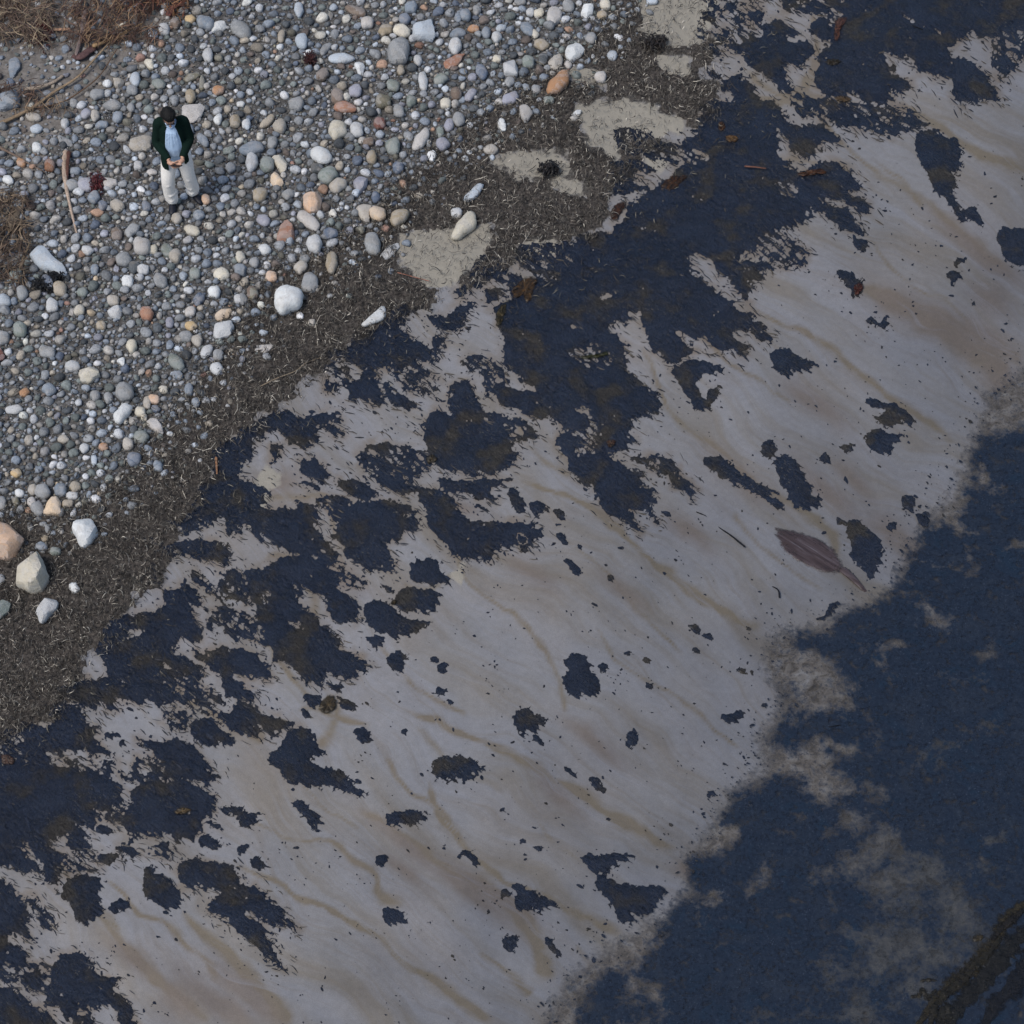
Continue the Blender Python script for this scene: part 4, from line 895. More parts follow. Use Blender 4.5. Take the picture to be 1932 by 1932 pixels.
LANDM = [  # (photo point, phrase)
 ((330,300), "the standing man"), ((82,490), "the pale wedge boulder"), ((542,565), "the big round white stone"), ((15,1015), "the orange boulder at the left edge"),
 ((538,432), "the terracotta triangular stone"), ((1055,155), "the orange oval boulder"), ((875,428), "the long white two-part stone"), ((750,95), "the big grey stone in the top pebbles"),
 ((278,590), "the round terracotta pebble"), ((58,1075), "the large cream boulder"), ((110,420), "the split dried stalk"), ((232,775), "the white block-shaped stone"),
 ((165,705), "the cream block by the left wrack"), ((587,380), "the square orange-and-white stone"), ((650,205), "the orange-banded pebble"), ((40,210), "the grey driftwood bend"), ((175,320), "the dark red weed tuft"),
 ((965,128), "the square pale stone"), ((100,950), "the sandy triangular stone")]
def relpos(p):
    best = min(range(len(LANDM)), key=lambda k: (LANDM[k][0][0]-p[0])**2+(LANDM[k][0][1]-p[1])**2 + (1e9 if (LANDM[k][0][0]-p[0])**2+(LANDM[k][0][1]-p[1])**2 < 250 else 0))
    q, nm = LANDM[best]; dx, dy = p[0]-q[0], p[1]-q[1]
    a = math.degrees(math.atan2(-dy, dx)) % 360
    d = ["right of", "upper right of", "above", "upper left of", "left of", "lower left of", "below", "lower right of"][int((a+22.5)//45) % 8]
    return d, nm, math.hypot(dx, dy)
STONES = []   # (centre, outline in photo px, colour key, label or None, height factor, shape word, size px)
def ell(cx, cy, w, h, an, sup=2.3, seed=0, jit=.09):
    r = random.Random(int(cx*31+cy*17+seed)); a = math.radians(an); pts = []
    ph = [r.uniform(0, 6.28) for _ in range(3)]; am = [r.uniform(0, jit), r.uniform(0, jit*.6), r.uniform(0, jit*.4)]
    for k in range(18):
        t = 2*math.pi*k/18
        c, s = math.cos(t), math.sin(t)
        rr = (abs(c)**sup+abs(s)**sup)**(-1/sup)*(1+am[0]*math.cos(2*t+ph[0]+1)+am[1]*math.cos(3*t+ph[1])+am[2]*math.cos(5*t+ph[2]))
        u, v = c*rr*w/2, s*rr*h/2
        pts.append((cx+u*math.cos(a)-v*math.sin(a), cy+u*math.sin(a)+v*math.cos(a)))
    return pts
def smooth_poly(pts, it=1):
    for _ in range(it):
        q = []
        n = len(pts)
        for i in range(n):
            p0, p1 = pts[i], pts[(i+1) % n]
            q.append((.8*p0[0]+.2*p1[0], .8*p0[1]+.2*p1[1])); q.append((.2*p0[0]+.8*p1[0], .2*p0[1]+.8*p1[1]))
        pts = q
    return pts
def resample(pts, n):
    P2 = pts+[pts[0]]; L = [0]
    for a, b in zip(P2, P2[1:]): L.append(L[-1]+math.hypot(b[0]-a[0], b[1]-a[1]))
    out = []; k = 0
    for i in range(n):
        t = L[-1]*i/n
        while L[k+1] < t: k += 1
        f = (t-L[k])/(L[k+1]-L[k]+1e-9)
        out.append((P2[k][0]+f*(P2[k+1][0]-P2[k][0]), P2[k][1]+f*(P2[k+1][1]-P2[k][1])))
    return out
def addE(tile, txt):
    """cx,cy,w,h,angle,colour[,label]"""
    for ln in txt.strip().split(';'):
        ln = ln.strip()
        if not ln: continue
        f = [q.strip() for q in ln.split(',')]
        cx, cy, w, h, an = map(float, f[:5]); col = f[5]; lab = f[6] if len(f) > 6 and f[6] else None
        ox, oy = O(tile, (cx, cy)); r = max(w, h)/min(w, h)
        pts = ell(ox, oy, w*TK, h*TK, an)
        STONES.append([(ox, oy), pts, col, lab, .8, 'long' if r > 1.75 else ('oval' if r > 1.22 else 'round'), math.sqrt(w*h)*TK])
def addP(tile, pts, col, lab=None, hf=.75, sm=1, word='angular'):
    pp = OP(tile, pts); c = (sum(p[0] for p in pp)/len(pp), sum(p[1] for p in pp)/len(pp))
    ar = abs(sum(pp[i-1][0]*pp[i][1]-pp[i][0]*pp[i-1][1] for i in range(len(pp))))/2
    STONES.append([c, smooth_poly(pp, sm), col, lab, hf, word, math.sqrt(ar)*1.1])

addP('a', "1320,770 1360,755 1475,755 1470,810 1420,890 1350,885 1310,830", 'pink', "pale pinkish flat slab stone just above the man's right-hand shoulder", .45)
addP('a', "920,1060 960,980 1060,955 1100,1000 1080,1090 990,1105", 'beige', "large beige stone at the man's side, left of his jacket", .5)
addP('a', "1040,440 1080,415 1120,450 1110,495 1080,508", 'cream', "small five-sided cream stone up and left of the man's head")
addP('a', "1530,235 1545,180 1580,150 1655,170 1640,210", 'white', "white wedge-shaped stone beside a round blue-grey one near the top")
addP('a', "415,970 530,1020 525,1070 440,1050", 'grey', "grey triangular flat stone above the split dried stalk", .4)
addP('a', "705,1275 790,1295 870,1310 860,1340 770,1375 720,1330", 'pink', "pinkish grey wedge stone right of the dark red weed tuft", .6)
addP('a', "1830,1430 1850,1365 1915,1360 1920,1400 1870,1465", 'beige')
addP('a', "60,430 120,410 160,470 100,560 65,555", 'blueg', "blue-grey tilted slab in the dirt near the upper left edge", .5)
addP('a', "-60,720 0,700 130,630 145,690 140,760 60,790 -60,800", 'blueg', "flat-topped grey rock poking out of the left edge under a curved stick", .8)
addP('a', "815,560 890,570 900,600 860,640 830,620", 'beige')
addP('b', "1240,250 1250,195 1350,155 1395,155 1395,200 1420,240 1390,290 1300,280", 'bluew', "pale blue-grey triangular boulder with a cream foot near the top", .8)
addP('b', "1060,390 1080,310 1190,275 1220,300 1220,390 1190,455 1110,460", 'grey', "big smooth grey five-sided stone under the triangular boulder at the top", .8)
addP('b', "820,450 860,430 905,470 885,555 860,555", 'white', "bright white tooth-shaped stone among the top pebbles")
addP('b', "1470,460 1530,410 1640,365 1610,430 1580,470 1490,510", 'terra', "rust-and-white slanting slab stone among the top pebbles", .5)
addP('b', "228,1130 290,1130 350,1180 340,1230 290,1245 250,1190", 'cream')
addP('b', "215,1265 260,1240 325,1330 300,1355 225,1345", 'sandy')
addP('b', "810,1300 920,1280 925,1340 880,1395 830,1370", 'lilac')
addP('b', "455,1420 480,1395 570,1395 590,1440 590,1500 550,1540 490,1530 455,1490", 'peach', "square rounded orange stone with a white top among the pebbles", .85, 1, 'square')
addP('b', "335,1565 380,1630 400,1710 370,1750 270,1750 275,1690", 'terra', "terracotta triangular stone pointing up, left of a long cream stone", .7)
addP('b', "395,1560 420,1530 490,1530 580,1620 585,1660 540,1680 480,1650", 'pink', "long cream-pink cigar-shaped stone right of the terracotta triangular one", .7, 2, 'long')
addP('b', "840,1490 900,1455 955,1490 930,1560 940,1625 900,1620 860,1560", 'beige', "beige pear-shaped stone touching a tan round one at the wrack's edge", .7, 2)
addP('b', "1530,1730 1560,1640 1600,1580 1660,1530 1720,1570 1715,1640 1620,1710 1580,1750", 'cream', "long cream-white two-part stone lying on the tan sand patch", .8, 2, 'long')
addP('b', "1345,1110 1400,1090 1425,1110 1420,1150 1380,1175", 'white')
addP('b', "645,410 690,385 800,390 835,420 800,455 700,465 650,450", 'bluew', "long bluish white marbled stone in the upper pebbles", .7, 1, 'long')
addP('b', "1605,1440 1680,1370 1740,1315 1770,1330 1755,1390 1680,1460 1620,1470", 'bluew', "pale blue-grey elongated stone alone on the dark wrack", .7, 2, 'long')
addP('b', "1005,1860 1050,1800 1150,1745 1150,1800 1090,1870 1020,1885", 'pale', "pale pointed slab at the corner of the tan sand patch", .4)
addP('c', "480,110 510,60 560,45 595,100 580,150 520,195 490,170", 'pink', "pinkish beige egg-shaped stone at the top of the shore wrack", .8, 2)
addP('c', "740,70 770,15 820,15 820,90 790,140 730,115", 'white', "white mottled oval stone at the top of the shore wrack", .8, 2)
addP('c', "610,390 640,340 700,300 755,335 745,390 690,430 670,460", 'white', "large angular white stone above the orange oval boulder", .8)
addP('c', "490,455 540,400 600,385 595,470 570,515 520,500", 'beige', "beige wedge stone touching the large angular white one")
addP('c', "172,460 195,440 268,435 283,540 200,553 175,530", 'pale', "square pale box-like stone among the right-hand pebbles", .9, 1, 'square')
addP('c', "480,650 500,590 590,515 640,510 658,550 645,610 560,680 500,690", 'orange', "orange oval boulder with a dark left end at the pebbles' right margin", .85, 2, 'oval')
addP('c', "283,770 300,755 385,785 385,840 330,875 290,850", 'pink', "pink-white shield-shaped stone at the margin of the wrack")
addP('c', "125,870 160,850 185,880 195,950 150,945 120,910", 'white', "narrow white stone standing in wrack left of the shield-shaped one")
addP('c', "665,810 720,795 735,810 705,855 665,835", 'white', "small white chip alone at the wrack's hem by a tan sand patch")
addP('e', "200,70 250,15 300,40 400,150 490,240 480,270 420,245 330,220 230,150", 'bluew', "pale grey wedge-shaped boulder with a pit of shade under its tip", .9)
addP('e', "1555,575 1560,530 1620,485 1690,500 1660,550 1590,590", 'sandy', "orange-and-cream stone just above a pale grey block")
addP('e', "1535,650 1590,600 1680,580 1700,630 1660,690 1590,725 1550,700", 'pale', "pale greenish grey block stone at the wrack's margin", .8)
addP('e', "775,525 820,480 880,480 895,520 850,580 810,560", 'pale')
addP('e', "840,870 905,845 905,910 885,915", 'white')
addP('e', "575,970 580,930 640,920 725,925 720,990 640,1030 590,1030", 'cream', "cream yellow squared block stone in the lower pebbles", .9, 1, 'square')
addP('e', "820,1265 900,1175 965,1195 960,1240 880,1330 840,1340 815,1300", 'white', "white block-shaped stone under a large round grey one", .9, 1, 'long')
addP('e', "1050,1320 1080,1270 1130,1280 1180,1360 1180,1405 1140,1400 1090,1360", 'pink', "pinkish white lozenge stone below two small cream ones", .8, 1)
addP('e', "170,1450 215,1395 245,1440 230,1490 180,1475", 'beige')
addP('e', "-40,760 0,765 35,840 20,875 -40,885", 'red', "brick red angular stone cut by the left edge")
addP('e', "1690,190 1750,165 1790,190 1785,255 1740,260 1700,240", 'blueg')
addP('i', "315,245 350,160 390,95 435,140 440,250 360,255", 'sandy', "sandy cream triangular stone at the lower end of the pebbles")
addP('i', "-120,300 0,290 60,310 140,380 180,430 150,490 60,560 -100,560", 'peach', "large orange boulder cut by the left edge of the picture", .7)
addP('i', "525,335 570,285 640,270 720,345 700,400 640,460 580,495 560,450", 'white', "large white pentagonal boulder on the wrack near the left", .8)
addP('i', "80,715 150,620 250,505 335,570 340,640 360,710 320,790 200,795 120,770", 'cream', "largest cream boulder on the lower left wrack with an orange foot", .9)
addP('i', "495,780 510,745 550,740 580,790 555,820 520,815", 'white', "small white stone between two boulders on the lower left wrack")
addP('i', "245,945 290,850 340,830 400,855 425,900 400,950 330,1030 285,1035", 'pale', "pale rounded trapezoid boulder, lowest but one on the wrack", .7)
addP('i', "-40,900 20,855 70,880 70,940 20,1000 -40,1010", 'green', "greenish grey boulder cut by the left edge on the wrack")
addP('f', "230,430 270,360 340,325 410,345 455,400 455,460 400,515 300,545 265,510", 'white', "big round white stone alone on the wrack, largest of the middle", .75, 2, 'round')
addP('f', "430,330 460,270 515,232 555,270 565,340 530,385 470,375", 'grey', "grey heart-shaped stone beside the big round white one", .7, 2)
addP('f', "865,630 920,580 980,510 1030,475 1070,500 1050,570 990,600 890,640", 'white', "bone-shaped white stone touching the black weed's upper margin", .7, 1, 'long')
addP('f', "100,770 150,755 260,750 230,790 180,820 100,805", 'pink', "pinkish slab half sunk in the wrack below the big round white stone", .3)
addE('a', """1505,400,80,105,0,pale; 980,578,80,95,0,bluew; 1150,610,95,70,0,green; 1380,700,80,95,0,tan; 1580,655,90,65,-30,orange; 1390,560,140,50,-25,olive; 1465,605,45,120,5,olive;
 1490,165,130,100,20,blueg; 1750,220,150,110,35,grey; 1380,140,80,60,0,yellow; 815,765,125,75,0,grey; 620,825,85,60,-15,lilac; 690,840,70,75,0,beige; 850,850,75,85,20,blueg; 265,1070,75,65,0,white;
 360,1200,75,95,0,rust,rust orange oval pebble right of an orange one near the left edge; 155,1180,75,55,20,orange; 625,1340,115,90,0,lilac; 60,1305,80,60,20,white; 1825,1080,175,90,-15,blueg; 1825,1175,95,135,5,pale; 1490,1445,65,75,0,peach,peach stone just right of the man's right-hand shoe;
 1390,1670,125,70,25,cream; 1025,1785,115,140,0,pink; 1110,1810,65,65,0,cream; 1215,1820,80,110,-25,green; 900,1880,115,100,-20,grey; 635,1815,80,70,0,pale; 1280,1585,80,75,0,beige; 1440,1560,80,75,0,blueg;
 240,850,115,60,10,beige; 955,655,80,75,0,grey; 1110,245,75,70,0,bluew; 1190,215,80,85,0,pale; 1705,880,75,95,0,tan; 1580,865,60,80,20,white; 1790,900,62,72,0,bluew; 1270,170,80,70,30,brown; 1670,1215,75,65,0,grey; 745,1490,65,80,0,slate; 1060,1495,65,75,0,slate;
 1000,1200,60,65,0,pale; 545,1240,85,55,0,blueg; 470,895,60,75,0,pale; 265,935,90,60,-20,bluew; 950,780,60,65,0,grey; 1100,1250,75,45,0,pink; 1020,1375,60,45,20,white; 735,905,100,55,-10,blueg; 535,750,60,60,0,grey;1470,1015,60,115,-40,blueg; 1745,755,65,40,0,white; 1660,1090,90,50,-20,green""")
addE('b', """1175,225,118,90,15,cream; 1560,335,100,100,0,pale; 760,780,155,75,0,terra,white pebble with rust orange bands in the upper middle; 705,945,145,115,-15,cream,smooth cream stone below the orange-banded pebble; 620,355,110,55,-50,grey; 920,165,95,80,-20,pink; 490,385,55,45,0,white; 445,300,85,110,-10,bluew;
 1325,590,70,140,-5,pale; 1455,575,105,70,-20,green; 1670,690,115,60,-50,lilac; 1575,245,120,65,-15,blueg; 1690,210,85,50,0,orange; 1035,735,110,100,30,olive; 705,700,90,110,0,brown; 1310,1015,170,90,-60,pink; 1110,1065,110,105,0,green; 955,1140,80,95,0,tan;
 640,1270,150,110,-25,green; 710,1345,125,95,-35,beige; 655,1695,115,70,0,slate; 995,1550,120,105,10,sandy; 1150,1575,150,105,-45,tan; 145,1410,110,100,-45,tan; 1570,1545,90,70,0,pale; 960,1770,120,150,-15,grey; 540,1770,115,130,0,pale; 180,1810,90,75,0,white;
 665,1905,90,160,5,tan,brown-tan upright oval stone on the wrack above the big white one; 585,1130,150,110,20,white; 195,1195,110,100,0,green; 845,940,100,110,0,pale; 840,80,180,60,15,brown; 1240,55,90,80,0,blueg; 1635,110,85,80,0,blueg; 1195,140,90,70,0,slate; 1470,1045,100,90,0,lilac; 1515,910,80,85,0,lilac;
 1565,680,90,90,0,brown; 1240,735,75,80,0,green; 1150,805,75,100,0,grey; 1490,750,80,75,0,cream; 45,900,60,60,0,pale; 200,880,130,60,-45,tan; 290,915,105,95,0,beige; 350,1410,90,65,-25,grey; 985,1430,70,80,0,slate; 1450,960,60,80,0,green; 1010,895,90,80,0,red; 1145,1215,80,90,30,slate; 300,265,55,95,10,tan; 410,755,120,90,-20,grey; 600,540,105,80,-25,brown; 1580,130,60,60,0,blueg;
 1290,440,65,70,0,pale; 1165,510,60,75,0,tan; 1715,75,60,75,0,grey; 235,1035,75,90,0,grey; 930,1030,90,60,-20,brown; 560,1220,95,75,0,dark; 1570,1240,0.1,0.1,0,grey; 1350,45,1,1,0,grey""")
addE('c', """910,35,80,75,0,cream; 885,110,80,55,0,tan; 805,280,85,75,0,grey; 445,325,100,75,10,tan; 215,595,80,65,-40,grey; 405,650,72,62,0,grey; 455,430,75,85,0,dark; 350,450,90,90,0,green; 220,715,135,75,-25,lilac;
 875,560,90,75,0,pink; 960,405,75,60,0,bluew; 640,470,55,50,0,pink; 390,245,80,55,25,cream; 630,270,50,45,0,pink; 290,10,90,60,0,grey; 1245,8,90,50,0,bluew; 500,725,80,55,0,green; 365,90,60,60,0,pale; 430,95,80,60,-20,cream; 80,1085,100,70,0,beige; 45,240,70,75,0,blueg; 120,270,75,75,0,pale; 150,205,80,50,-15,bluew; 120,430,65,60,0,cream""")
addE('e', """435,355,95,105,0,tan; 925,302,90,80,0,white; 1555,378,100,80,0,white; 1065,535,100,95,0,terra,round terracotta pebble in the middle of the left pebbles; 1385,625,85,65,0,yellow; 955,770,85,95,0,cream; 525,915,100,85,0,pale; 900,1100,140,130,0,grey,large round grey stone on top of the white block-shaped one;
 1015,1245,80,75,0,cream; 1045,1285,45,60,0,cream; 1115,1155,90,70,20,peach; 1065,1180,60,100,0,beige; 1130,1225,65,55,0,slate; 1420,1180,65,60,0,blueg; 690,1130,75,80,0,grey; 785,1145,70,80,-20,grey; 1185,1085,65,60,0,cream; 1495,810,115,70,-50,pale; 1580,835,80,80,0,grey; 1280,890,140,90,45,green;
 1290,980,85,60,0,blueg; 1370,1085,70,90,0,blueg; 1570,935,90,85,0,pale; 1605,250,110,85,-15,cream; 1740,125,70,75,0,cream; 1035,215,90,75,0,pale; 820,440,90,75,0,beige; 575,510,80,70,-30,cream; 735,620,75,65,0,tan; 105,1230,135,60,-8,pale; 180,1105,80,60,-30,orange;
 460,1445,80,60,0,beige; 610,1510,70,65,0,pale; 750,1500,68,60,0,orange; 925,1480,80,85,0,beige; 970,1590,110,95,-40,slate; 1145,1640,70,85,0,blueg; 680,1590,45,90,-5,bluew; 1025,1430,110,90,0,green; 310,1825,115,100,0,grey; 240,1810,80,75,0,beige; 545,1790,90,70,-10,tan;
 140,1835,70,65,0,white; 520,1855,90,60,0,pale; 1410,245,85,75,0,green; 1230,600,55,90,0,lilac; 685,215,60,80,0,blueg; 600,380,80,65,0,green; 120,1690,80,60,-10,yellow; 160,385,95,90,0,grey; 1830,390,80,85,0,olive; 30,440,90,90,0,bluew; 145,650,95,120,0,green; 250,1550,1,1,0,grey; 1740,430,95,70,20,pale; 1380,520,85,70,-30,pink; 1350,700,100,80,10,grey; 1430,730,80,85,-20,beige""")
addE('i', """275,210,95,100,0,grey; 230,165,70,75,0,pink; 300,485,90,65,0,blueg; 400,520,80,65,0,green; 325,425,55,50,0,tan; 490,170,95,55,0,tan; 440,75,95,90,0,blueg; 10,170,75,95,0,grey; 115,160,60,65,0,olive; 5,720,70,70,0,grey; 345,355,45,60,0,grey; 220,340,45,70,0,dark""")
addE('f', """225,268,88,78,0,peach,peach round stone up and left of the big round white stone; 90,385,80,100,0,brown; 520,600,60,50,0,beige; 435,550,60,45,20,white; 470,140,80,60,0,grey; 105,165,70,70,0,grey; 20,430,80,70,20,grey; 440,200,110,80,-30,beige; 1570,0,1,1,0,grey""")
STONES = [s for s in STONES if s[6] > 4]

WORDS = ["", "second ", "third ", "fourth ", "fifth ", "sixth ", "seventh ", "eighth ", "ninth ", "tenth ", "eleventh ", "twelfth "]
def stone_mesh(outl, hf, seed, ang):
    """closed rock: widest ring at mid height, uneven top, undercut foot"""
    big = ang; n = 34 if big else 24; o = resample(outl, n)
    cx = sum(p[0] for p in o)/n; cy = sum(p[1] for p in o)/n
    pr = [math.hypot(p[0]-cx, (p[1]-cy)) for p in o]
    wpx = 2*min(sum(pr)/n, max(pr))
    mpp = HCAM/FOC/0.79**1.0*1.02                      # metres per photo px, about
    rmin = min(math.hypot(o[i][0]-o[(i+n//2) % n][0], o[i][1]-o[(i+n//2) % n][1]) for i in range(n//2))
    H = hf*rmin*G1(cx, cy)*.95
    base = place(np.array([cx]), np.array([cy]))[0]
    zc = H*.42
    w = place_m(np.array([p[0] for p in o]), np.array([p[1] for p in o]), zc)
    c = w.mean(0); c[2] = 0; w = w.copy(); w[:, 2] = 0; rel = w-c
    rel[:, 1] *= 1.0-.10*hf
    r = random.Random(seed)
    if big: prof = [(-.12, .82), (.08, .93), (.28, .99), (.46, 1.0), (.62, .97), (.76, .9), (.87, .78), (.94, .62), (.98, .44), (1.0, .24)]
    else: prof = [(-.12, .70), (.18, .93), (.42, 1.0), (.66, .95), (.84, .78), (.95, .50), (1.0, .22)]
    V = []
    ox, oy = r.uniform(-.12, .12), r.uniform(-.12, .12)
    tilt = (r.uniform(-.22, .22), r.uniform(-.15, .25))
    R = max(abs(rel).max(), .01)
    for z, s in prof:
        for k in range(n):
            p = rel[k]*s
            nz = 1+.07*math.sin(3.1*p[0]/R*2+r.random()*.6+seed)+(.05*math.cos(4*p[1]/R*2+seed))
            q = p*nz*(1+r.uniform(-.012, .012)) + np.array([ox, oy, 0])*R*max(0, z-.4)*1.1
            zz = H*z*(1+.5*(tilt[0]*p[0]+tilt[1]*p[1])/R) if z > 0 else H*z
            V.append((q[0], q[1], zz*(1+r.uniform(-.02, .02))))
    V.append((ox*R*.6, oy*R*.6, H*1.02))
    if big:      # broken faces
        A = np.array(V); cen = np.array([0, 0, H*.4]); sc_ = np.array([R, R, H])
        for _ in range(9):
            t_ = r.uniform(0, 6.28); el_ = r.uniform(.1, 1.3); nn = np.array([math.cos(t_)*math.cos(el_), math.sin(t_)*math.cos(el_), math.sin(el_)])
            dd = ((A-cen)/sc_)@nn; lim = dd.max()*r.uniform(.72, .93)
            A = A-np.outer(np.maximum(dd-lim, 0)*.92, nn)*sc_
        A[:, :2] *= 1.03; V = [tuple(v) for v in A]
    Fq = []; L = len(prof)
    bm = bmesh.new(); vs = [bm.verts.new(v) for v in V]
    for a in range(L-1):
        for k in range(n): bm.faces.new((vs[a*n+k], vs[(a+1)*n+k], vs[(a+1)*n+(k+1) % n], vs[a*n+(k+1) % n]))
    for k in range(n): bm.faces.new((vs[(L-1)*n+k], vs[L*n], vs[(L-1)*n+(k+1) % n]))
    bm.faces.new([vs[k] for k in range(n)])
    bmesh.ops.recalc_face_normals(bm, faces=bm.faces)
    for f_ in bm.faces: f_.smooth = True
    if big:
        for e_ in bm.edges:
            if len(e_.link_faces) == 2 and e_.calc_face_angle(0) > .42: e_.smooth = False
    me = bpy.data.meshes.new("stone"); bm.to_mesh(me); bm.free(); me.materials.append(M_STONE)
    return me, (c[0], c[1], float(base[2]))
def G1(x, y):
    a = G(x, y); b = G(x+1, y); return float(np.linalg.norm(b-a))

# loose pebbles: dart throwing, large first
def bed_density(x, y):
    d = fval(BD2, x, y)
    k = sstep(-6, 26, d+16*fbm(x/22, y/22, 140, 2))
    k = np.maximum(k, .19*sstep(-85, 0, d+20*fbm(x/30, y/30, 141, 2)))
    di = sstep(-20, 25, poly_sdf([(-300,230),(0,235),(60,300),(110,235),(220,150),(280,80),(310,20),(340,-60),(300,-300),(-300,-300)], x, y))
    k = k*(1-.86*di)
    k = k*(1-.55*sstep(.25, .7, fbm(x/45, y/45, 142, 2)))
    return k
cell = 12; grid = {}
def add_grid(x, y, r): grid.setdefault((int(x//cell), int(y//cell)), []).append((x, y, r))
for s in STONES:
    o = s[1]; cx, cy = s[0]
    # cover long stones by several discs
    a = np.array(o); c = a.mean(0); u, sv, vt = np.linalg.svd(a-c); ax = vt[0]; pr = (a-c)@ax; pw = (a-c)@vt[1]
    L2, W2 = pr.max()-pr.min(), pw.max()-pw.min()
    for t in np.linspace(-.5, .5, max(1, int(round(L2/W2))) if L2/W2 > 1.3 else 1):
        q = c+ax*t*max(0, L2-W2)
        add_grid(q[0], q[1], W2*.5*.93)
for fx_, fy_ in ((321, 390), (323, 400), (366, 376), (374, 383)): add_grid(fx_, fy_, 9)
def free(x, y, r):
    R = int((r+30)//cell)+1; gx0, gy0 = int(x//cell), int(y//cell)
    for i in range(gx0-R, gx0+R+1):
        for j in range(gy0-R, gy0+R+1):
            for (a, b, c) in grid.get((i, j), ()):
                if (a-x)**2+(b-y)**2 < (r+c)**2*.80: return False
    return True
pr_ = np.random.default_rng(55)
pebs = []
for rad, tries in ((11.5, 300), (10, 1100), (8.8, 3400), (7.6, 8000), (6.4, 13000), (5.3, 16000), (4.4, 19000), (3.6, 19000), (2.9, 24000)):
    X = pr_.uniform(-50, 1250, tries); Y = pr_.uniform(-50, 1080, tries)
    D = bed_density(X, Y); big = fbm(X/110, Y/110, 143, 2)
    keep = pr_.random(tries) < D*(1 if rad < 5 else np.clip(.8+.9*big, .15, 1.2))
    for x0, y0 in zip(X[keep], Y[keep]):
        rr = rad*pr_.uniform(.88, 1.14)
        if free(x0, y0, rr): add_grid(x0, y0, rr); pebs.append((x0, y0, rr))
pebs = np.array(pebs)
PK = ['grey','blueg','pale','green','lilac','beige','tan','dark','bluew','slate','brown','cream','white','orange','pink','olive','rust','terra','yellow']
PW = np.array([26,20,9,13,4,8,4,12,7,3,3,2.2,2.6,.9,1.2,3,.4,.3,.6]); PW = PW/PW.sum()
n = len(pebs); ck = pr_.choice(len(PK), n, p=PW)
asp = pr_.uniform(1.0, 1.6, n); ang_ = pr_.uniform(0, math.pi, n)
# the largest of them are built one by one like the traced stones
order = np.argsort(-pebs[:, 2]); inside = [k for k in order if 4 < pebs[k, 0] < 1240 and 4 < pebs[k, 1] < 1100]
n_ind = max(0, 300-len(STONES)); ind = set(inside[:n_ind])
print("traced stones", len(STONES), "pebbles", n, "individuals", n_ind)
for k in ind:
    x0, y0, r0 = pebs[k]; a = asp[k]
    STONES.append([(x0, y0), ell(x0, y0, 2*r0*math.sqrt(a)*1.02, 2*r0/math.sqrt(a)*1.02, math.degrees(ang_[k])), PK[ck[k]], None, .72, 'oval' if a > 1.2 else 'round', 2*r0])
# labels: unique by colour, size, shape and place
groups = {}
for idx, s in enumerate(STONES):
    if s[3]: continue
    d, nm, dist = relpos(s[0])
    sz = 'large' if s[6] > 26 else ('medium' if s[6] > 18.5 else 'small')
    groups.setdefault((sz, NAMEC[s[2]], s[5], d, nm), []).append((dist, idx))
for (sz, cn, sh, d, nm), lst in groups.items():
    lst.sort()
    for r_, (dist, idx) in enumerate(lst):
        pre = "" if len(lst) == 1 else ("nearest " if r_ == 0 else WORDS[r_]+"nearest ")
        near = "just " if dist < 45 else ("" if dist < 110 else "well ")
        STONES[idx][3] = f"{pre}{sz} {cn} {sh} stone {near}{d} {nm}"
        if len(STONES[idx][3].split()) > 14: STONES[idx][3] = f"{pre}{sz} {cn} {sh} stone {d} {nm}"
        if len(STONES[idx][3].split()) > 16: STONES[idx][3] = f"{pre}{cn} {sh} stone {d} {nm}"
seen = {}
for s in STONES:
    if s[3] in seen: s[3] = s[3].replace(' stone ', ' stone a bit further ', 1)
    seen[s[3]] = 1
for idx, (c, outl, col, lab, hf, word, sz) in enumerate(STONES):
    me, loc = stone_mesh(outl, hf, idx*7+3, word in ('angular', 'square'))
    o = link("stone", me, label=lab, cat="stone", group="stones of the pebble beach")
    o.location = loc
    cl = greyed(lin(CC[col]), .22)*random.Random(idx).uniform(.95, 1.22)*np.array([.97, 1., 1.03])
    o.color = (*np.clip(cl, 0, .8), 1)

# the remaining thousands of pebbles are one mesh
def unit_pebbles():
    out = []
    bm = bmesh.new(); bmesh.ops.create_icosphere(bm, subdivisions=2, radius=1)
    base = np.array([v.co[:] for v in bm.verts]); fc = np.array([[v.index for v in f.verts] for f in bm.faces]); bm.free()
    r = np.random.default_rng(9)
    for k in range(14):
        v = base.copy()
        for _ in range(7):       # flatten a few sides
            nrm = r.normal(size=3); nrm /= np.linalg.norm(nrm); lim = r.uniform(.55, .88)
            dd = v@nrm; v = v-np.outer(np.maximum(dd-lim, 0)*.95, nrm)
        v *= 1+.09*np.sin(v[:, [1]]*3+k)*np.cos(v[:, [0]]*2.4+k*2)
        out.append(v)
    return np.array(out), fc
UP, UF = unit_pebbles()
bm = bmesh.new(); bmesh.ops.create_icosphere(bm, subdivisions=1, radius=1)
LOV = np.array([v.co[:] for v in bm.verts]); LOF = np.array([[v.index for v in f.verts] for f in bm.faces]); bm.free()
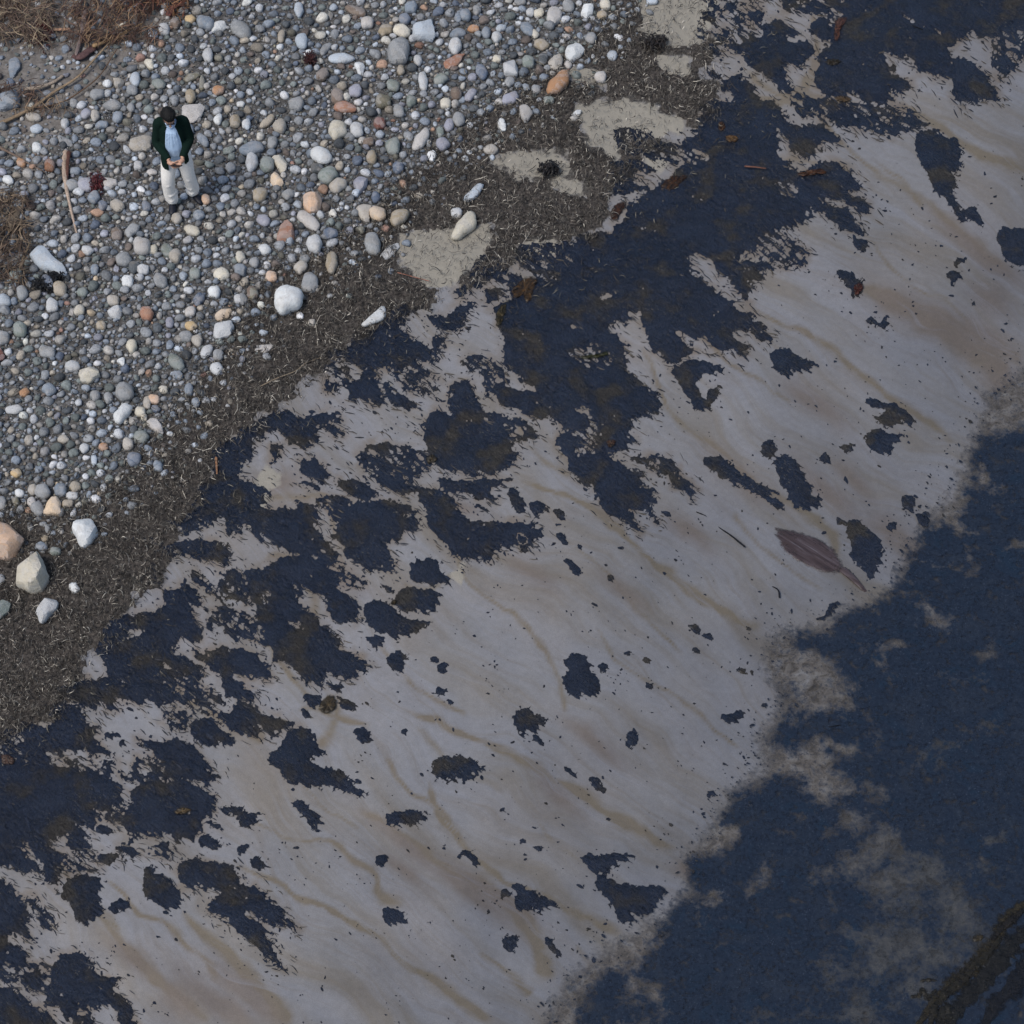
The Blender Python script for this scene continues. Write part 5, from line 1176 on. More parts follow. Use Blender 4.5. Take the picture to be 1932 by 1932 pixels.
def pebble_mass(name, x, y, r, asp, an, cols, up, uf, flat, lift, seed):
    rg = np.random.default_rng(seed); N = len(x)
    shp = up[rg.integers(0, len(up), N)] if up.ndim == 3 else np.broadcast_to(up, (N,)+up.shape)
    c0 = place(x, y); mpp = np.linalg.norm(G(x+1, y)-G(x, y), axis=1)
    R = r*mpp
    sx = R*np.sqrt(asp); sy = R/np.sqrt(asp)*1.12; sz = np.minimum(sx, sy)*rg.uniform(*flat, N)
    v = shp*np.stack([sx, sy, sz], 1)[:, None, :]
    # small random tilt, then turn
    t1 = rg.normal(0, .22, N)[:, None]; v = np.stack([v[..., 0]*np.cos(t1)-v[..., 2]*np.sin(t1), v[..., 1], v[..., 0]*np.sin(t1)+v[..., 2]*np.cos(t1)], -1)
    a = -an[:, None]; v = np.stack([v[..., 0]*np.cos(a)-v[..., 1]*np.sin(a), v[..., 0]*np.sin(a)+v[..., 1]*np.cos(a), v[..., 2]], -1)
    cz = c0.copy(); cz[:, 2] += sz*lift; cz[:, 1] -= 0
    V = (v+cz[:, None, :]).reshape(-1, 3); m = shp.shape[1]
    Fc = (uf[None]+np.arange(N)[:, None, None]*m).reshape(-1, 3)
    return mesh_np(name, V, Fc, True, cols=np.repeat(cols, m, axis=0), mat=M_PEB)
rest = np.array([k for k in range(n) if k not in ind])
LC = greyed(np.array([lin(CC[k]) for k in PK]), .45)*1.25*np.array([.96, 1., 1.05])
pc = LC[ck[rest]]*pr_.uniform(.5, 1.02, (len(rest), 1))
pc = np.minimum(pc, np.where(pebs[rest, 2] < 4.2, .40, .62)[:, None])
link("pebbles", pebble_mass("pebbles", pebs[rest, 0], pebs[rest, 1], pebs[rest, 2]*1.04, asp[rest], ang_[rest], pc, UP, UF, (.6, .95), .45, 3),
     label="thousands of smaller mixed pebbles between the larger beach stones", cat="pebbles", kind='stuff')
N = 56000
x = pr_.uniform(-50, 1250, N); y = pr_.uniform(-50, 1100, N)
D = bed_density(x, y)
ok = pr_.random(N) < np.maximum(D*1.1, .06*(fval(BD2, x, y) > -20)); x, y = x[ok], y[ok]; m = len(x)
c2 = LC[pr_.choice(len(PK), m, p=PW)]*pr_.uniform(.2, .8, (m, 1))
c2 = np.minimum(c2, .32)
link("fine_gravel", pebble_mass("fine_gravel", x, y, np.clip(np.exp(pr_.normal(.45, .33, m)), .8, 3.0), pr_.uniform(1, 1.6, m), pr_.uniform(0, 3.14, m), c2, LOV, LOF, (.6, .9), .5, 4),
     label="fine gravel and grit filling the gaps in the pebble bed", cat="gravel", kind='stuff')

# ------------------------------------------------------------------ driftwood, reeds, brush
def tube(path, radii, sides=7, flat=1.0, seed=0, colr=None):
    V = []; Fq = []; r = random.Random(seed)
    n = len(path); pa = [Vector(p) for p in path]
    for i, p in enumerate(pa):
        t = (pa[min(i+1, n-1)]-pa[max(i-1, 0)]).normalized()
        s = t.cross(Vector((0, 0, 1))); s = s.normalized() if s.length > 1e-4 else Vector((1, 0, 0)); u = s.cross(t)
        for k in range(sides):
            a = 2*math.pi*k/sides; q = radii[i]*(1+r.uniform(-.12, .12))
            V.append(tuple(p+s*math.cos(a)*q+u*math.sin(a)*q*flat))
    for i in range(n-1):
        for k in range(sides):
            Fq.append((i*sides+k, i*sides+(k+1) % sides, (i+1)*sides+(k+1) % sides, (i+1)*sides+k))
    return V, Fq
def subdiv_path(pts, m):
    out = []
    n = len(pts)
    for i in range(n-1):
        p0 = np.array(pts[max(i-1, 0)]); p1 = np.array(pts[i]); p2 = np.array(pts[i+1]); p3 = np.array(pts[min(i+2, n-1)])
        for k in range(m):
            t = k/m
            out.append(.5*((2*p1)+(-p0+p2)*t+(2*p0-5*p1+4*p2-p3)*t*t+(-p0+3*p1-3*p2+p3)*t**3))
    out.append(np.array(pts[-1])); return out
def py_mesh(name, V, Fc, mat, col=None, smooth=True):
    me = bpy.data.meshes.new(name); me.from_pydata([tuple(map(float, v)) for v in V], [], Fc); me.update()
    if smooth: me.polygons.foreach_set("use_smooth", [True]*len(me.polygons))
    if col is not None:
        a = me.color_attributes.new("tint", 'FLOAT_COLOR', 'POINT')
        cc = np.tile(np.array([*col, 1], np.float32), len(V)) if not hasattr(col[0], '__len__') else np.array([[*c, 1] if len(c) == 3 else c for c in col], np.float32).ravel()
        a.data.foreach_set("color", cc)
    if mat: me.materials.append(mat)
    return me
def stick(tile, pts, w0, w1, z, rgb, lab, cat='driftwood', name='driftwood_stick', flat=.7, seed=1):
    pp = subdiv_path(OP(tile, pts), 6); k = len(pp); rr = random.Random(seed)
    mp = G1(*pp[0])*TK
    path = []; rad = []
    for i, p in enumerate(pp):
        t = i/(k-1); zz = z+.02*math.sin(t*5+seed)
        q = place_m(np.array([p[0]]), np.array([p[1]]), zz)[0]
        path.append(tuple(q)); rad.append((w0*(1-t)+w1*t)/2*mp*(.55 if i in (0, k-1) else 1)*rr.uniform(.9, 1.1))
    V, Fq = tube(path, rad, 8, flat, seed)
    V.append(path[0]); V.append(path[-1]); a = len(V)-2
    for s_ in range(8): Fq.append((a, (s_+1) % 8, s_)); Fq.append((a+1, (k-1)*8+s_, (k-1)*8+(s_+1) % 8))
    c = lin(rgb)
    cols = [tuple(np.clip(c*rr.uniform(.75, 1.2), 0, 1)) for _ in V]
    org = Vector(path[0]); V = [Vector(v)-org for v in V]
    o = link(name, py_mesh(name, V, Fq, M_WOOD, cols), label=lab, cat=cat); o.location = org
    return o
stick('a', "-60,920 100,850 250,770 400,660 560,560 700,410 800,300", 34, 12, .07, (142,122,98), "long pale tan curved branch sweeping from the left edge towards the brush", seed=3)
stick('a', "170,780 300,775 450,740 600,650 720,550 800,430 850,350", 14, 8, .06, (98,78,62), "thin dark brown curved twig under the long pale branch", seed=4)
stick('a', "480,1090 465,1200 480,1350 510,1500 560,1705", 44, 12, .05, (176,156,138), "split dried stalk standing upright in view left of the man", seed=5, cat='dried stalk', name='dried_stalk')
stick('a', "500,1095 490,1200 485,1320", 36, 14, .075, (88,60,52), "dark brown husk lying along the split dried stalk's upper half", seed=6, cat='husk', name='husk')
stick('a', "170,650 280,632 380,600 460,545", 38, 22, .06, (156,142,126), "short pale peeled stick above the long curved branch", seed=7)
stick('a', "670,335 760,300 850,262 1030,170", 40, 18, .07, (150,124,92), "tan bundle-like branch below the rusty brush", seed=8)
stick('a', "550,400 575,320 600,230 615,60", 22, 52, .07, (134,118,112), "broad grey-pink split plank pointing up in the upper left brush", seed=9)
stick('a', "360,212 430,214 510,210", 28, 24, .06, (176,140,116), "short squared pinkish wood piece beside the dark red weed clump", seed=10)
stick('a', "840,195 875,178 915,160", 20, 20, .12, (200,190,172), "stubby white wood piece on the rusty brush", seed=11)
stick('a', "925,80 1000,30 1060,-20", 18, 26, .10, (126,124,128), "grey straight stick crossing the top edge above the rusty brush", seed=12)
stick('a', "-40,1050 100,1120 200,1180 330,1250", 26, 8, .05, (112,96,84), "brown twig running down from the left edge beside orange pebbles", seed=13)
stick('a', "-40,1530 80,1470 150,1420", 38, 26, .06, (142,128,112), "thick short branch end at the left edge above the fibre bundle", seed=14)
stick('a', "75,1660 110,1560 150,1490 200,1430", 100, 50, .05, (108,96,82), "matted grey-brown fibre bundle near the left edge", seed=15, cat='fibre bundle', name='fibre_bundle')
stick('a', "130,2010 180,1850 225,1740", 34, 12, .06, (132,116,94), "upright tan stick left of the pale wedge boulder", seed=16)
stick('a', "1215,115 1245,70 1285,20", 46, 40, .06, (112,74,66), "short reddish wood chunk at the brush's right end", seed=17)
stick('a', "540,395 580,410 640,370 690,335", 80, 60, .045, (92,70,68), "plum-brown curled bark piece below the upright plank", seed=18, flat=.3, cat='bark', name='bark_piece')
stick('f', "145,1060 270,1000 400,950 480,890 590,850", 8, 5, .05, (150,134,112), "long thin bowed reed on the wrack below the pinkish slab", seed=19, cat='reed', name='reed')
stick('f', "1140,235 1250,265 1380,300", 9, 6, .05, (150,104,86), "thin reddish reed at the foot of the tan sand patch", seed=20, cat='reed', name='reed')
stick('e', "1565,1570 1570,1640 1572,1695", 20, 14, .05, (140,104,78), "short upright reddish-brown stick at the head of the black weed loop", seed=21)
stick('n', "600,230 680,268 760,340 850,400 900,440 955,485", 9, 15, .012, (24,26,30), "long thin dark stalk lying on the bare sand, upper right of centre", seed=22, cat='stalk', name='dark_stalk')
stick('n', "1110,768 1160,775 1195,800 1205,855", 8, 14, .010, (22,24,30), "short crooked dark twig on the sand under the purple-brown kelp", seed=23, cat='twig', name='dark_twig')
stick('m', "950,1205 1030,1210 1110,1222", 16, 12, .06, (104,72,60), "reddish brown stick lying on the large upper black mat", seed=24)
stick('d', "1120,185 1160,200 1200,215", 10, 8, .05, (10,10,14), "short black twig under the pale sand thread at the top right", seed=25, cat='twig', name='dark_twig')
stick('n', "1560,1790 1610,1780 1650,1775", 8, 5, .03, (8,9,14), "tiny black twig afloat in the oily water near the shore", seed=26, cat='twig', name='dark_twig')

def brush(tile, x0, y0, x1, y1, n, rgbs, Lr, wr, dirn, seed, lab, zmax=.16):
    r = np.random.default_rng(seed)
    a = np.array(O(tile, (x0, y0))); b = np.array(O(tile, (x1, y1)))
    x = r.uniform(a[0], b[0], n); y = r.uniform(a[1], b[1], n)
    k = fbm(x/26, y/18, seed+7, 3) > -.02; x, y = x[k], y[k]; n = len(x)
    cl = np.array([lin(c) for c in rgbs])[r.integers(0, len(rgbs), n)]*r.uniform(.4, 1.1, (n, 1))
    link("dry_brush", strands("dry_brush", x, y, r.normal(dirn, .75, n), r.uniform(*Lr, n), r.uniform(*wr, n), r.normal(0, .35, n), r.uniform(.01, zmax, n), r.uniform(.0, .08, n), cl, M_STRAND, 5, seed),
         label=lab, cat="dry brush", kind='stuff')
brush('a', -80, -80, 400, 330, 1500, [(124,104,88),(86,66,56),(156,138,112),(96,80,68)], (14, 60), (.6, 1.4), .6, 201, "tangled reddish-brown dry brush in the top left corner")
brush('a', 480, -60, 1150, 330, 1300, [(112,84,66),(92,66,54),(150,122,92),(70,50,42)], (12, 50), (.6, 1.5), -.5, 202, "rust-brown dead twigs heaped at the top left")
brush('a', 880, -60, 1400, 120, 380, [(112,70,50),(92,52,40),(140,104,72)], (12, 44), (.8, 1.8), -.5, 206, "thin tail of rusty twigs reaching right along the top edge")
brush('a', -80, 1440, 210, 2100, 900, [(130,112,90),(98,80,64),(70,54,44)], (12, 44), (.8, 1.8), 1.9, 203, "grey-brown dry brush down the left edge")
brush('a', -60, 640, 320, 760, 220, [(110,86,70),(80,60,50)], (10, 34), (.8, 1.5), 0, 204, "thin twigs caught under the long pale branch")
brush('a', 100, 780, 520, 860, 160, [(110,86,70),(140,118,92)], (12, 30), (.7, 1.3), -.5, 205, "scatter of twigs beside the long pale branch")

def clump(tile, cx, cy, rx, ry, rgb, n, lab, seed, z=.06, name='weed_tuft', cat='weed tuft'):
    r = np.random.default_rng(seed); c = O(tile, (cx, cy))
    x = r.normal(0, rx*TK*.42, n)+c[0]; y = r.normal(0, ry*TK*.42, n)+c[1]
    cl = lin(rgb)*r.uniform(.4, 1.5, (n, 1))
    me = strands(name, x, y, r.uniform(0, 6.28, n), r.uniform(6, 14, n), r.uniform(1.2, 2.6, n), r.normal(0, .8, n), r.uniform(.01, z*1.6, n), r.uniform(0, .03, n), cl, M_STRAND, 4, seed)
    link(name, me, label=lab, cat=cat)
clump('a', 700, 1350, 60, 60, (70,22,24), 260, "dark red weed tuft between a lilac stone and a pinkish wedge", 301)
clump('a', 315, 240, 70, 90, (62,24,20), 300, "dark red weed clump in the upper left dirt", 302)
clump('e', 400, 275, 60, 40, (10,9,10), 200, "black strands as the shade in the pit beneath the pale wedge boulder's tip", 303, .05)  # black strands added as the shade under the boulder's tip
clump('e', 330, 340, 95, 50, (10,9,10), 300, "black twiggy strands as shade left of a round tan stone below the wedge boulder", 304, .05)  # dark hollow beside the boulder: its shade built as black strands
clump('b', 510, 455, 50, 40, (50,20,16), 120, "dark rusty weed wisp between upper pebbles", 305, .08)
clump('c', 500, 1250, 90, 50, (28,24,22), 260, "dark matted weed clump at the lower end of the narrow tan sand patch", 306, .08)
clump('c', 1270, 330, 90, 60, (38,32,28), 260, "dark weed clump on the tan sand patch at the top", 307, .08)

def leaf(tile, pts, rgb, lab, z=.03, name='kelp', rgb2=None, cup=.015, mat=None):
    """thin blade with thickness, ribs and a ruffled surface"""
    pp = resample(smooth_poly(OP(tile, pts), 1), 28); r = random.Random(len(lab)*7+int(pp[0][0]))
    w0 = max(p[0] for p in pp)-min(p[0] for p in pp)
    pp = [(p[0]+r.uniform(-.03, .03)*w0, p[1]+r.uniform(-.03, .03)*w0) for p in pp] if not mat else [(p[0]+r.uniform(-1.8, 1.8), p[1]+r.uniform(-1.8, 1.8)) for p in pp]
    cx = sum(p[0] for p in pp)/28; cy = sum(p[1] for p in pp)/28
    V = []; Fc = []; cols = []; c1 = lin(rgb); c2 = lin(rgb2 or rgb)
    rings = [0., .3, .55, .8, 1.]
    for s in rings[1:]:
        for k, p in enumerate(pp):
            x = cx+(p[0]-cx)*s; y = cy+(p[1]-cy)*s
            zz = z+cup*math.sin(k*1.7+s*5)*s+cup*.6*r.uniform(-1, 1)-(z*.75 if s == 1 else 0)
            q = place_m(np.array([x]), np.array([y]), zz)[0]; V.append(q)
            t = .5+.5*math.sin(k*2.3+s*4); cols.append(tuple((c1*(1-t)+c2*t)*r.uniform(.35, .95)))
    top = place_m(np.array([cx]), np.array([cy]), z)[0]; V.append(top); cols.append(tuple(c1))
    for a in range(3):
        for k in range(28): Fc.append((a*28+k, a*28+(k+1) % 28, (a+1)*28+(k+1) % 28, (a+1)*28+k))
    for k in range(28): Fc.append((112, (k+1) % 28, k))
    nb = len(V)
    for k in range(28): v = V[84+k].copy(); v[2] -= .006; V.append(v); cols.append(cols[84+k])
    for k in range(28): Fc.append((84+k, 84+(k+1) % 28, nb+(k+1) % 28, nb+k))
    org = top; V = [v-org for v in V]
    if True: cols = [(*c_, (.95, .9, .75, .0)[min(i//28, 3)] if i < 112 else (1. if i == 112 else 0.)) for i, c_ in enumerate(cols)]
    me = py_mesh(name, V, Fc, mat or M_KELP, cols)
    bm = bmesh.new(); bm.from_mesh(me); bmesh.ops.recalc_face_normals(bm, faces=bm.faces); bm.to_mesh(me); bm.free()
    o = link(name, me, label=lab, cat="kelp"); o.location = org
    return o
KB = leaf('l', "95,335 200,345 300,370 420,410 560,490 610,560 640,650 590,700 450,670 360,630 280,580 200,520 140,450", (92,78,80), "large purple-brown kelp blade lying flat near the water's edge", z=.010, rgb2=(66,52,56), cup=.003, mat=M_KBIG)
stick('l', "610,640 680,700 740,760 780,800 835,815", 70, 14, .012, (62,48,46), "tapering brown stem trailing from the purple-brown kelp blade to the water", seed=31, cat='kelp stem', name='stipe', flat=.3)
ks = bpy.data.objects['stipe']; ks.data.materials.clear(); ks.data.materials.append(M_KBIG); ks.parent = KB; ks.location = ks.location-KB.location; del ks['category']; del ks['label']
leaf('m', "320,1370 360,1310 430,1260 560,1265 520,1310 470,1350 420,1390", (72,44,16), "rusty kelp blade at the top margin of the central mat", rgb2=(34,22,12))
leaf('m', "-10,1500 50,1450 110,1460 60,1540 20,1610 -30,1590", (64,38,20), "square brown kelp scrap at the upper margin of the great middle mat", rgb2=(40,24,14))
leaf('m', "760,880 800,870 820,930 780,960 755,930", (74,44,12), "small amber kelp scrap in the upper mat", rgb2=(50,30,12))
leaf('m', "800,990 850,970 910,985 900,1030 830,1030", (112,84,44), "tan-orange kelp scrap just below the small amber one", rgb2=(70,44,20))
leaf('m', "1610,130 1690,105 1700,140 1650,200 1630,310 1590,300 1600,200", (66,34,22), "upright rust-brown kelp strap in the top right mat", rgb2=(90,62,48))
leaf('m', "1520,440 1580,420 1660,430 1640,470 1560,480", (40,30,10), "olive-brown kelp scrap in the top right mat", rgb2=(24,20,10))
leaf('m', "1590,700 1680,690 1740,720 1700,745 1620,730", (86,66,40), "ochre kelp strap on the ridge between two upper mats", rgb2=(60,48,30))
leaf('m', "1300,1270 1380,1235 1500,1215 1570,1240 1550,1270 1480,1260 1380,1280", (84,50,22), "orange-brown kelp strap on the upper mat's right lobe", rgb2=(50,30,18))
leaf('g', "220,360 300,280 380,250 440,290 400,330 380,440 330,470 310,380 260,440 230,400", (82,58,26), "forked amber kelp at the left head of the great middle mat", rgb2=(50,36,18))
leaf('h', "690,330 740,300 775,320 770,360 720,410 700,390", (84,36,18), "rust red kelp scrap at the tip of the brown fan", rgb2=(44,22,16))
leaf('j', "590,1600 640,1550 700,1560 710,1640 660,1690 590,1700 560,1660", (72,60,38), "olive-brown kelp bunch among the lower left patches", rgb2=(44,38,26))
leaf('g', "905,1450 990,1440 980,1490 930,1510", (70,46,30), "small brown kelp scrap at the lower right of the great middle mat", rgb2=(50,32,22))
leaf('u', "1250,1240 1320,1205 1400,1225 1350,1260 1280,1265", (96,78,46), "ochre kelp scrap on the lower left mat", rgb2=(60,48,32))
leaf('f', "1340,1580 1400,1540 1440,1580 1420,1610 1360,1620", (64,54,34), "brown kelp scrap on the centre-left mat's speckled patch", rgb2=(40,34,24))
leaf('f', "1690,560 1700,0 1702,0" if False else "1845,560 1880,470 1932,440 1932,520 1890,620 1860,640", (64,54,26), "olive kelp ribbon along the great middle mat's left side", rgb2=(44,38,20))
leaf('j', "1080,900 1110,860 1140,870 1120,910", (70,58,34), "small olive kelp scrap between two rounded patches", rgb2=(50,42,26))
leaf('u', "0,830 60,820 120,870 90,910 10,900", (100,76,64), "faded reddish kelp scrap at the left edge above the big left mat", rgb2=(70,54,46))
leaf('g', "900,820 930,800 950,820 900,850 720,860 700,840", (58,58,24), "olive green kelp ribbon in the middle of the great mat", rgb2=(40,42,20))

# kelp strap under the surface in the lower right corner
kr = empty('kelp_frond', tuple(place(np.array([1760.]), np.array([1800.]))[0]), "long dark olive-brown kelp frond drifting in the lower right corner of the water", "kelp")
def kelp_ribbon(tile, pts, w, rgb, seed, z=.02):
    pp = subdiv_path(OP(tile, pts), 7); rr = random.Random(seed); V = []; Fc = []; cols = []; c = lin(rgb); n = len(pp)
    for i, p in enumerate(pp):
        a = pp[min(i+1, n-1)]-pp[max(i-1, 0)]; a = a/np.linalg.norm(a); nx_, ny_ = -a[1], a[0]
        ww = w*1.5*TK*(math.sin(math.pi*(i+.4)/(n))**.5)*rr.uniform(.65, 1.25)
        for s in (-.5, -.2, .15, .5):
            q = place_m(np.array([p[0]+nx_*ww*s]), np.array([p[1]+ny_*ww*s]), z+.004*math.sin(i*.9+s*4)-(.010 if abs(s) == .5 else 0))[0]
            q = q-np.array([0, 0, float(ground_z(p[0], p[1]))]); V.append(q-np.array(kr.location)); cols.append((*(c*rr.uniform(.35, .95)), .0 if abs(s) == .5 else .8))
        if i:
            for k in range(3): b = (i-1)*4+k; Fc.append((b, b+4, b+5, b+1))
    link('blade', py_mesh('blade', V, Fc, M_KELP, cols), parent=kr)
kelp_ribbon('t', "2050,1010 1932,1060 1840,1130 1770,1230 1720,1330 1640,1430 1560,1520 1420,1640 1300,1740 1220,1860 1120,1990", 110, (44,38,22), 1)
kelp_ribbon('t', "1760,1300 1690,1400 1600,1480 1500,1590 1400,1680 1290,1800 1240,1990", 80, (34,30,18), 2, .03)
kelp_ribbon('t', "1932,1090 1860,1160 1760,1240 1700,1320", 60, (24,20,14), 3, .032)
kelp_ribbon('t', "1180,1625 1240,1612 1300,1618", 26, (34,30,20), 4, .02)
kelp_ribbon('t', "1110,1740 1170,1725 1200,1690 1230,1740 1300,1680", 40, (36,32,20), 5, .02)
kelp_ribbon('t', "1640,1290 1600,1300 1565,1310", 40, (50,42,24), 6, .025)
kelp_ribbon('t', "2080,1130 1960,1250 1860,1340 1780,1440 1680,1580 1560,1700 1470,1800 1380,1990", 150, (22,22,20), 8, .016)  # broad blade added to darken the water beyond the frond
kelp_ribbon('t', "2080,1350 1980,1450 1880,1600 1740,1760 1620,1990", 170, (17,19,24), 9, .014)  # second added blade, stands in for dark water in the corner
kelp_ribbon('t', "1250,1830 1320,1860 1400,1830 1340,1932 1240,1990", 120, (26,24,16), 7, .018)

# ------------------------------------------------------------------ the man
root_p = place(np.array([345.]), np.array([384.]))[0]
man = empty('person', tuple(root_p), "man in dark green cardigan, light blue shirt and beige trousers standing on pebbles", "person", rz=math.radians(4))
M_SKIN = mat_plain("skin", (.50,.29,.20), .5, .08, 30, .05, .4)
M_CARD = mat_plain("cardigan_wool", (.006,.017,.013), .95, .3, 120, .5, .1)
M_SHIRT = mat_plain("shirt_cotton", (.42,.56,.74), .8, .08, 60, .15)
M_TROU = mat_plain("trouser_cotton", (.82,.785,.73), .85, .08, 40, .2)
M_SHOE = mat_plain("shoe_leather", (.010,.012,.020), .5, .2, 60, .1)
M_HAIR = mat_plain("hair", (.003,.003,.003), .7, .4, 120, .6)
M_BLACK = mat_plain("black_plastic", (.01,.01,.012), .3, .1, 60, 0)
def ring(c, rx, ry, n=16, tilt=0, rz=0, sup=2.2):
    out = []
    for k in range(n):
        t = 2*math.pi*k/n; co, si = math.cos(t), math.sin(t)
        q = (abs(co)**sup+abs(si)**sup)**(-1/sup)
        x, y, z = co*q*rx, si*q*ry, 0
        y, z = y*math.cos(tilt)-z*math.sin(tilt), y*math.sin(tilt)+z*math.cos(tilt)
        x, y = x*math.cos(rz)-y*math.sin(rz), x*math.sin(rz)+y*math.cos(rz)
        out.append((c[0]+x, c[1]+y, c[2]+z))
    return out
def loft(rings, cap=True):
    n = len(rings[0]); V = [v for r in rings for v in r]; Fc = []
    for a in range(len(rings)-1):
        for k in range(n): Fc.append((a*n+k, a*n+(k+1) % n, (a+1)*n+(k+1) % n, (a+1)*n+k))
    if cap:
        for a in (0, len(rings)-1):
            c = np.mean(np.array(rings[a]), 0); V.append(tuple(c)); i = len(V)-1
            for k in range(n): Fc.append((i, a*n+(k+1) % n, a*n+k) if a == 0 else (i, a*n+k, a*n+(k+1) % n))
    return V, Fc
def limb(path, rad, n=12, sub=4):
    pp = subdiv_path(path, sub); rr_ = np.interp(np.linspace(0, len(path)-1, len(pp)), range(len(path)), rad)
    rings = []
    for i, p in enumerate(pp):
        t = Vector(pp[min(i+1, len(pp)-1)]-pp[max(i-1, 0)]).normalized()
        s = t.cross(Vector((0, 1, 0.1))); s.normalize(); u = s.cross(t)
        rings.append([tuple(Vector(p)+s*math.cos(a)*rr_[i]+u*math.sin(a)*rr_[i]) for a in [2*math.pi*k/n for k in range(n)]])
    return loft(rings)
def join(parts):
    V = []; Fc = []
    for v, f in parts:
        b = len(V); V += list(v); Fc += [tuple(i+b for i in q) for q in f]
    return V, Fc
def body_obj(name, parts, mat, vox=.012, smooth=4, parent=man, label=None):
    V, Fc = join(parts); me = py_mesh(name, V, Fc, mat)
    bm = bmesh.new(); bm.from_mesh(me); bmesh.ops.recalc_face_normals(bm, faces=bm.faces); bm.to_mesh(me); bm.free()
    o = link(name, me, parent=parent)
    if vox:
        md = o.modifiers.new("union", 'REMESH'); md.mode = 'VOXEL'; md.voxel_size = vox; md.use_smooth_shade = True
        if smooth:
            ms = o.modifiers.new("soft", 'SMOOTH'); ms.iterations = smooth; ms.factor = .5
    if label: o['label'] = label
    return o
# x: picture right, -y: towards the camera, z up. He bends his head and holds a phone in both hands before his belly.
FR, FL = (-.125, -.06, 0), (.145, .09, 0)          # feet: picture-left one nearer, picture-right one back and turned out
HIPz = .93; SHz = 1.44
handR, handL = (-.035, -.33, 1.035), (.085, -.33, 1.06)
shR, shL = (-.160, .02, SHz-.02), (.150, .03, SHz-.015)
elR, elL = (-.215, -.03, 1.14), (.205, -.01, 1.15)
headc = Vector((-.015, -.075, 1.615))
HT = .55; HC_, HS_ = math.cos(HT), math.sin(HT)
def hd(x, y, z):
    """head space (face towards -y, crown up) -> figure space, head bowed over the hands"""
    y2, z2 = y*HC_-z*HS_, y*HS_+z*HC_
    return (headc.x+x*.98-y2*.22, headc.y+y2+x*.12, headc.z+z2)
def hring(z, rx, ry, yo=0, n=18, sup=2.1): return [hd(p[0], p[1]+yo, z) for p in ring((0, 0, 0), rx, ry, n, sup=sup)]
def ball(c, rx, ry, rz, n=10):
    return loft([ring((c[0], c[1], c[2]+rz*math.sin(a)), rx*math.cos(a), ry*math.cos(a), n, sup=2) for a in np.linspace(-1.45, 1.45, 7)])
def hball(x, y, z, rx, ry, rz):
    V, Fc = ball((x, y, z), rx, ry, rz); return [hd(*v) for v in V], Fc
skull = [(-.118,.030,.030,-.052), (-.10,.048,.050,-.036), (-.07,.062,.074,-.018), (-.03,.070,.090,-.004), (.01,.075,.097,.002), (.05,.077,.099,.004), (.085,.069,.089,.006), (.108,.050,.066,.006), (.120,.022,.03,.006)]
bp = [loft([hring(z, rx, ry, yo) for z, rx, ry, yo in skull])]
bp.append((lambda V, Fc: ([hd(*v) for v in V], Fc))(*loft([ring((0, -.094-.010*k, .012-.02*k), .008+.0035*k, .010+.003*k, 8) for k in range(4)])))   # nose
bp.append(hball(0, -.090, -.058, .024, .010, .006)); bp.append(hball(0, -.088, -.068, .021, .010, .006))   # lips
for sx in (-1, 1):
    bp.append(hball(sx*.077, .008, -.002, .010, .020, .032)); bp.append(hball(sx*.030, -.088, .018, .014, .010, .008))   # ears, lids
bp.append(limb([(-.005, .005, 1.40), (-.008, -.015, 1.48), tuple(hd(0, .01, -.09))], [.062, .056, .056]))
# trunk, arms and legs under the clothes
bp.append(loft([ring((0, .02, .90), .155, .11), ring((0, .03, 1.0), .15, .11), ring((0, .02, 1.12), .14, .115), ring((-.005, .01, 1.28), .14, .115), ring((-.005, .015, 1.38), .14, .10), ring((-.005, .015, 1.43), .10, .08)]))
for sh, el, ha in ((shR, elR, handR), (shL, elL, handL)):
    wr_ = tuple(np.array(el)*.16+np.array(ha)*.84)
    bp.append(limb([sh, tuple((np.array(sh)+el)/2), el, tuple((np.array(el)+wr_)/2), wr_], [.055, .047, .042, .036, .028]))
for hipx, kn, an_ in ((-.085, (-.135, -.055, .50), (FR[0], FR[1]+.04, .09)), (.085, (.125, .03, .50), (FL[0], FL[1]+.03, .09))):
    bp.append(limb([(hipx, .03, .93), tuple((np.array((hipx, .03, .93))+kn)/2), kn, tuple((np.array(kn)+an_)/2), an_], [.088, .078, .058, .055, .040]))
def hand(ha, el, side):
    """palm, four fingers closed round the phone, thumb on top"""
    ha = np.array(ha); el = np.array(el); d = ha-el; d /= np.linalg.norm(d); out = []
    inw = np.array([side, -.15, .05]); inw /= np.linalg.norm(inw)          # towards the other hand
    fwd = d*.75+inw*.45; fwd /= np.linalg.norm(fwd)
    up = np.cross(fwd, np.array([0, 0, 1.])); up /= np.linalg.norm(up); nr = np.cross(up, fwd)
    wr_ = ha-fwd*.055
    out.append(limb([tuple(wr_), tuple(ha-fwd*.02), tuple(ha+fwd*.022)], [.026, .031, .026], 10))
    for k, (ln, off) in enumerate(((.070, -.030), (.078, -.011), (.073, .009), (.058, .027))):
        b = ha+fwd*.018+up*off*1.0
        p1 = b+fwd*ln*.42-nr*.006; p2 = p1+(fwd*.55+inw*.35-nr*.6)*ln*.34; p3 = p2+(inw*.6-nr*.5-fwd*.2)*ln*.28
        out.append(limb([tuple(b), tuple(p1), tuple(p2), tuple(p3)], [.0105, .0095, .0088, .0075], 7, 2))
    t0 = ha-fwd*.02+inw*.018+nr*.012; t1 = t0+(inw*.6+fwd*.6+nr*.35)*.035; t2 = t1+(inw*.55+fwd*.7)*.030
    out.append(limb([tuple(t0), tuple(t1), tuple(t2)], [.0135, .011, .009], 7, 3))
    return out
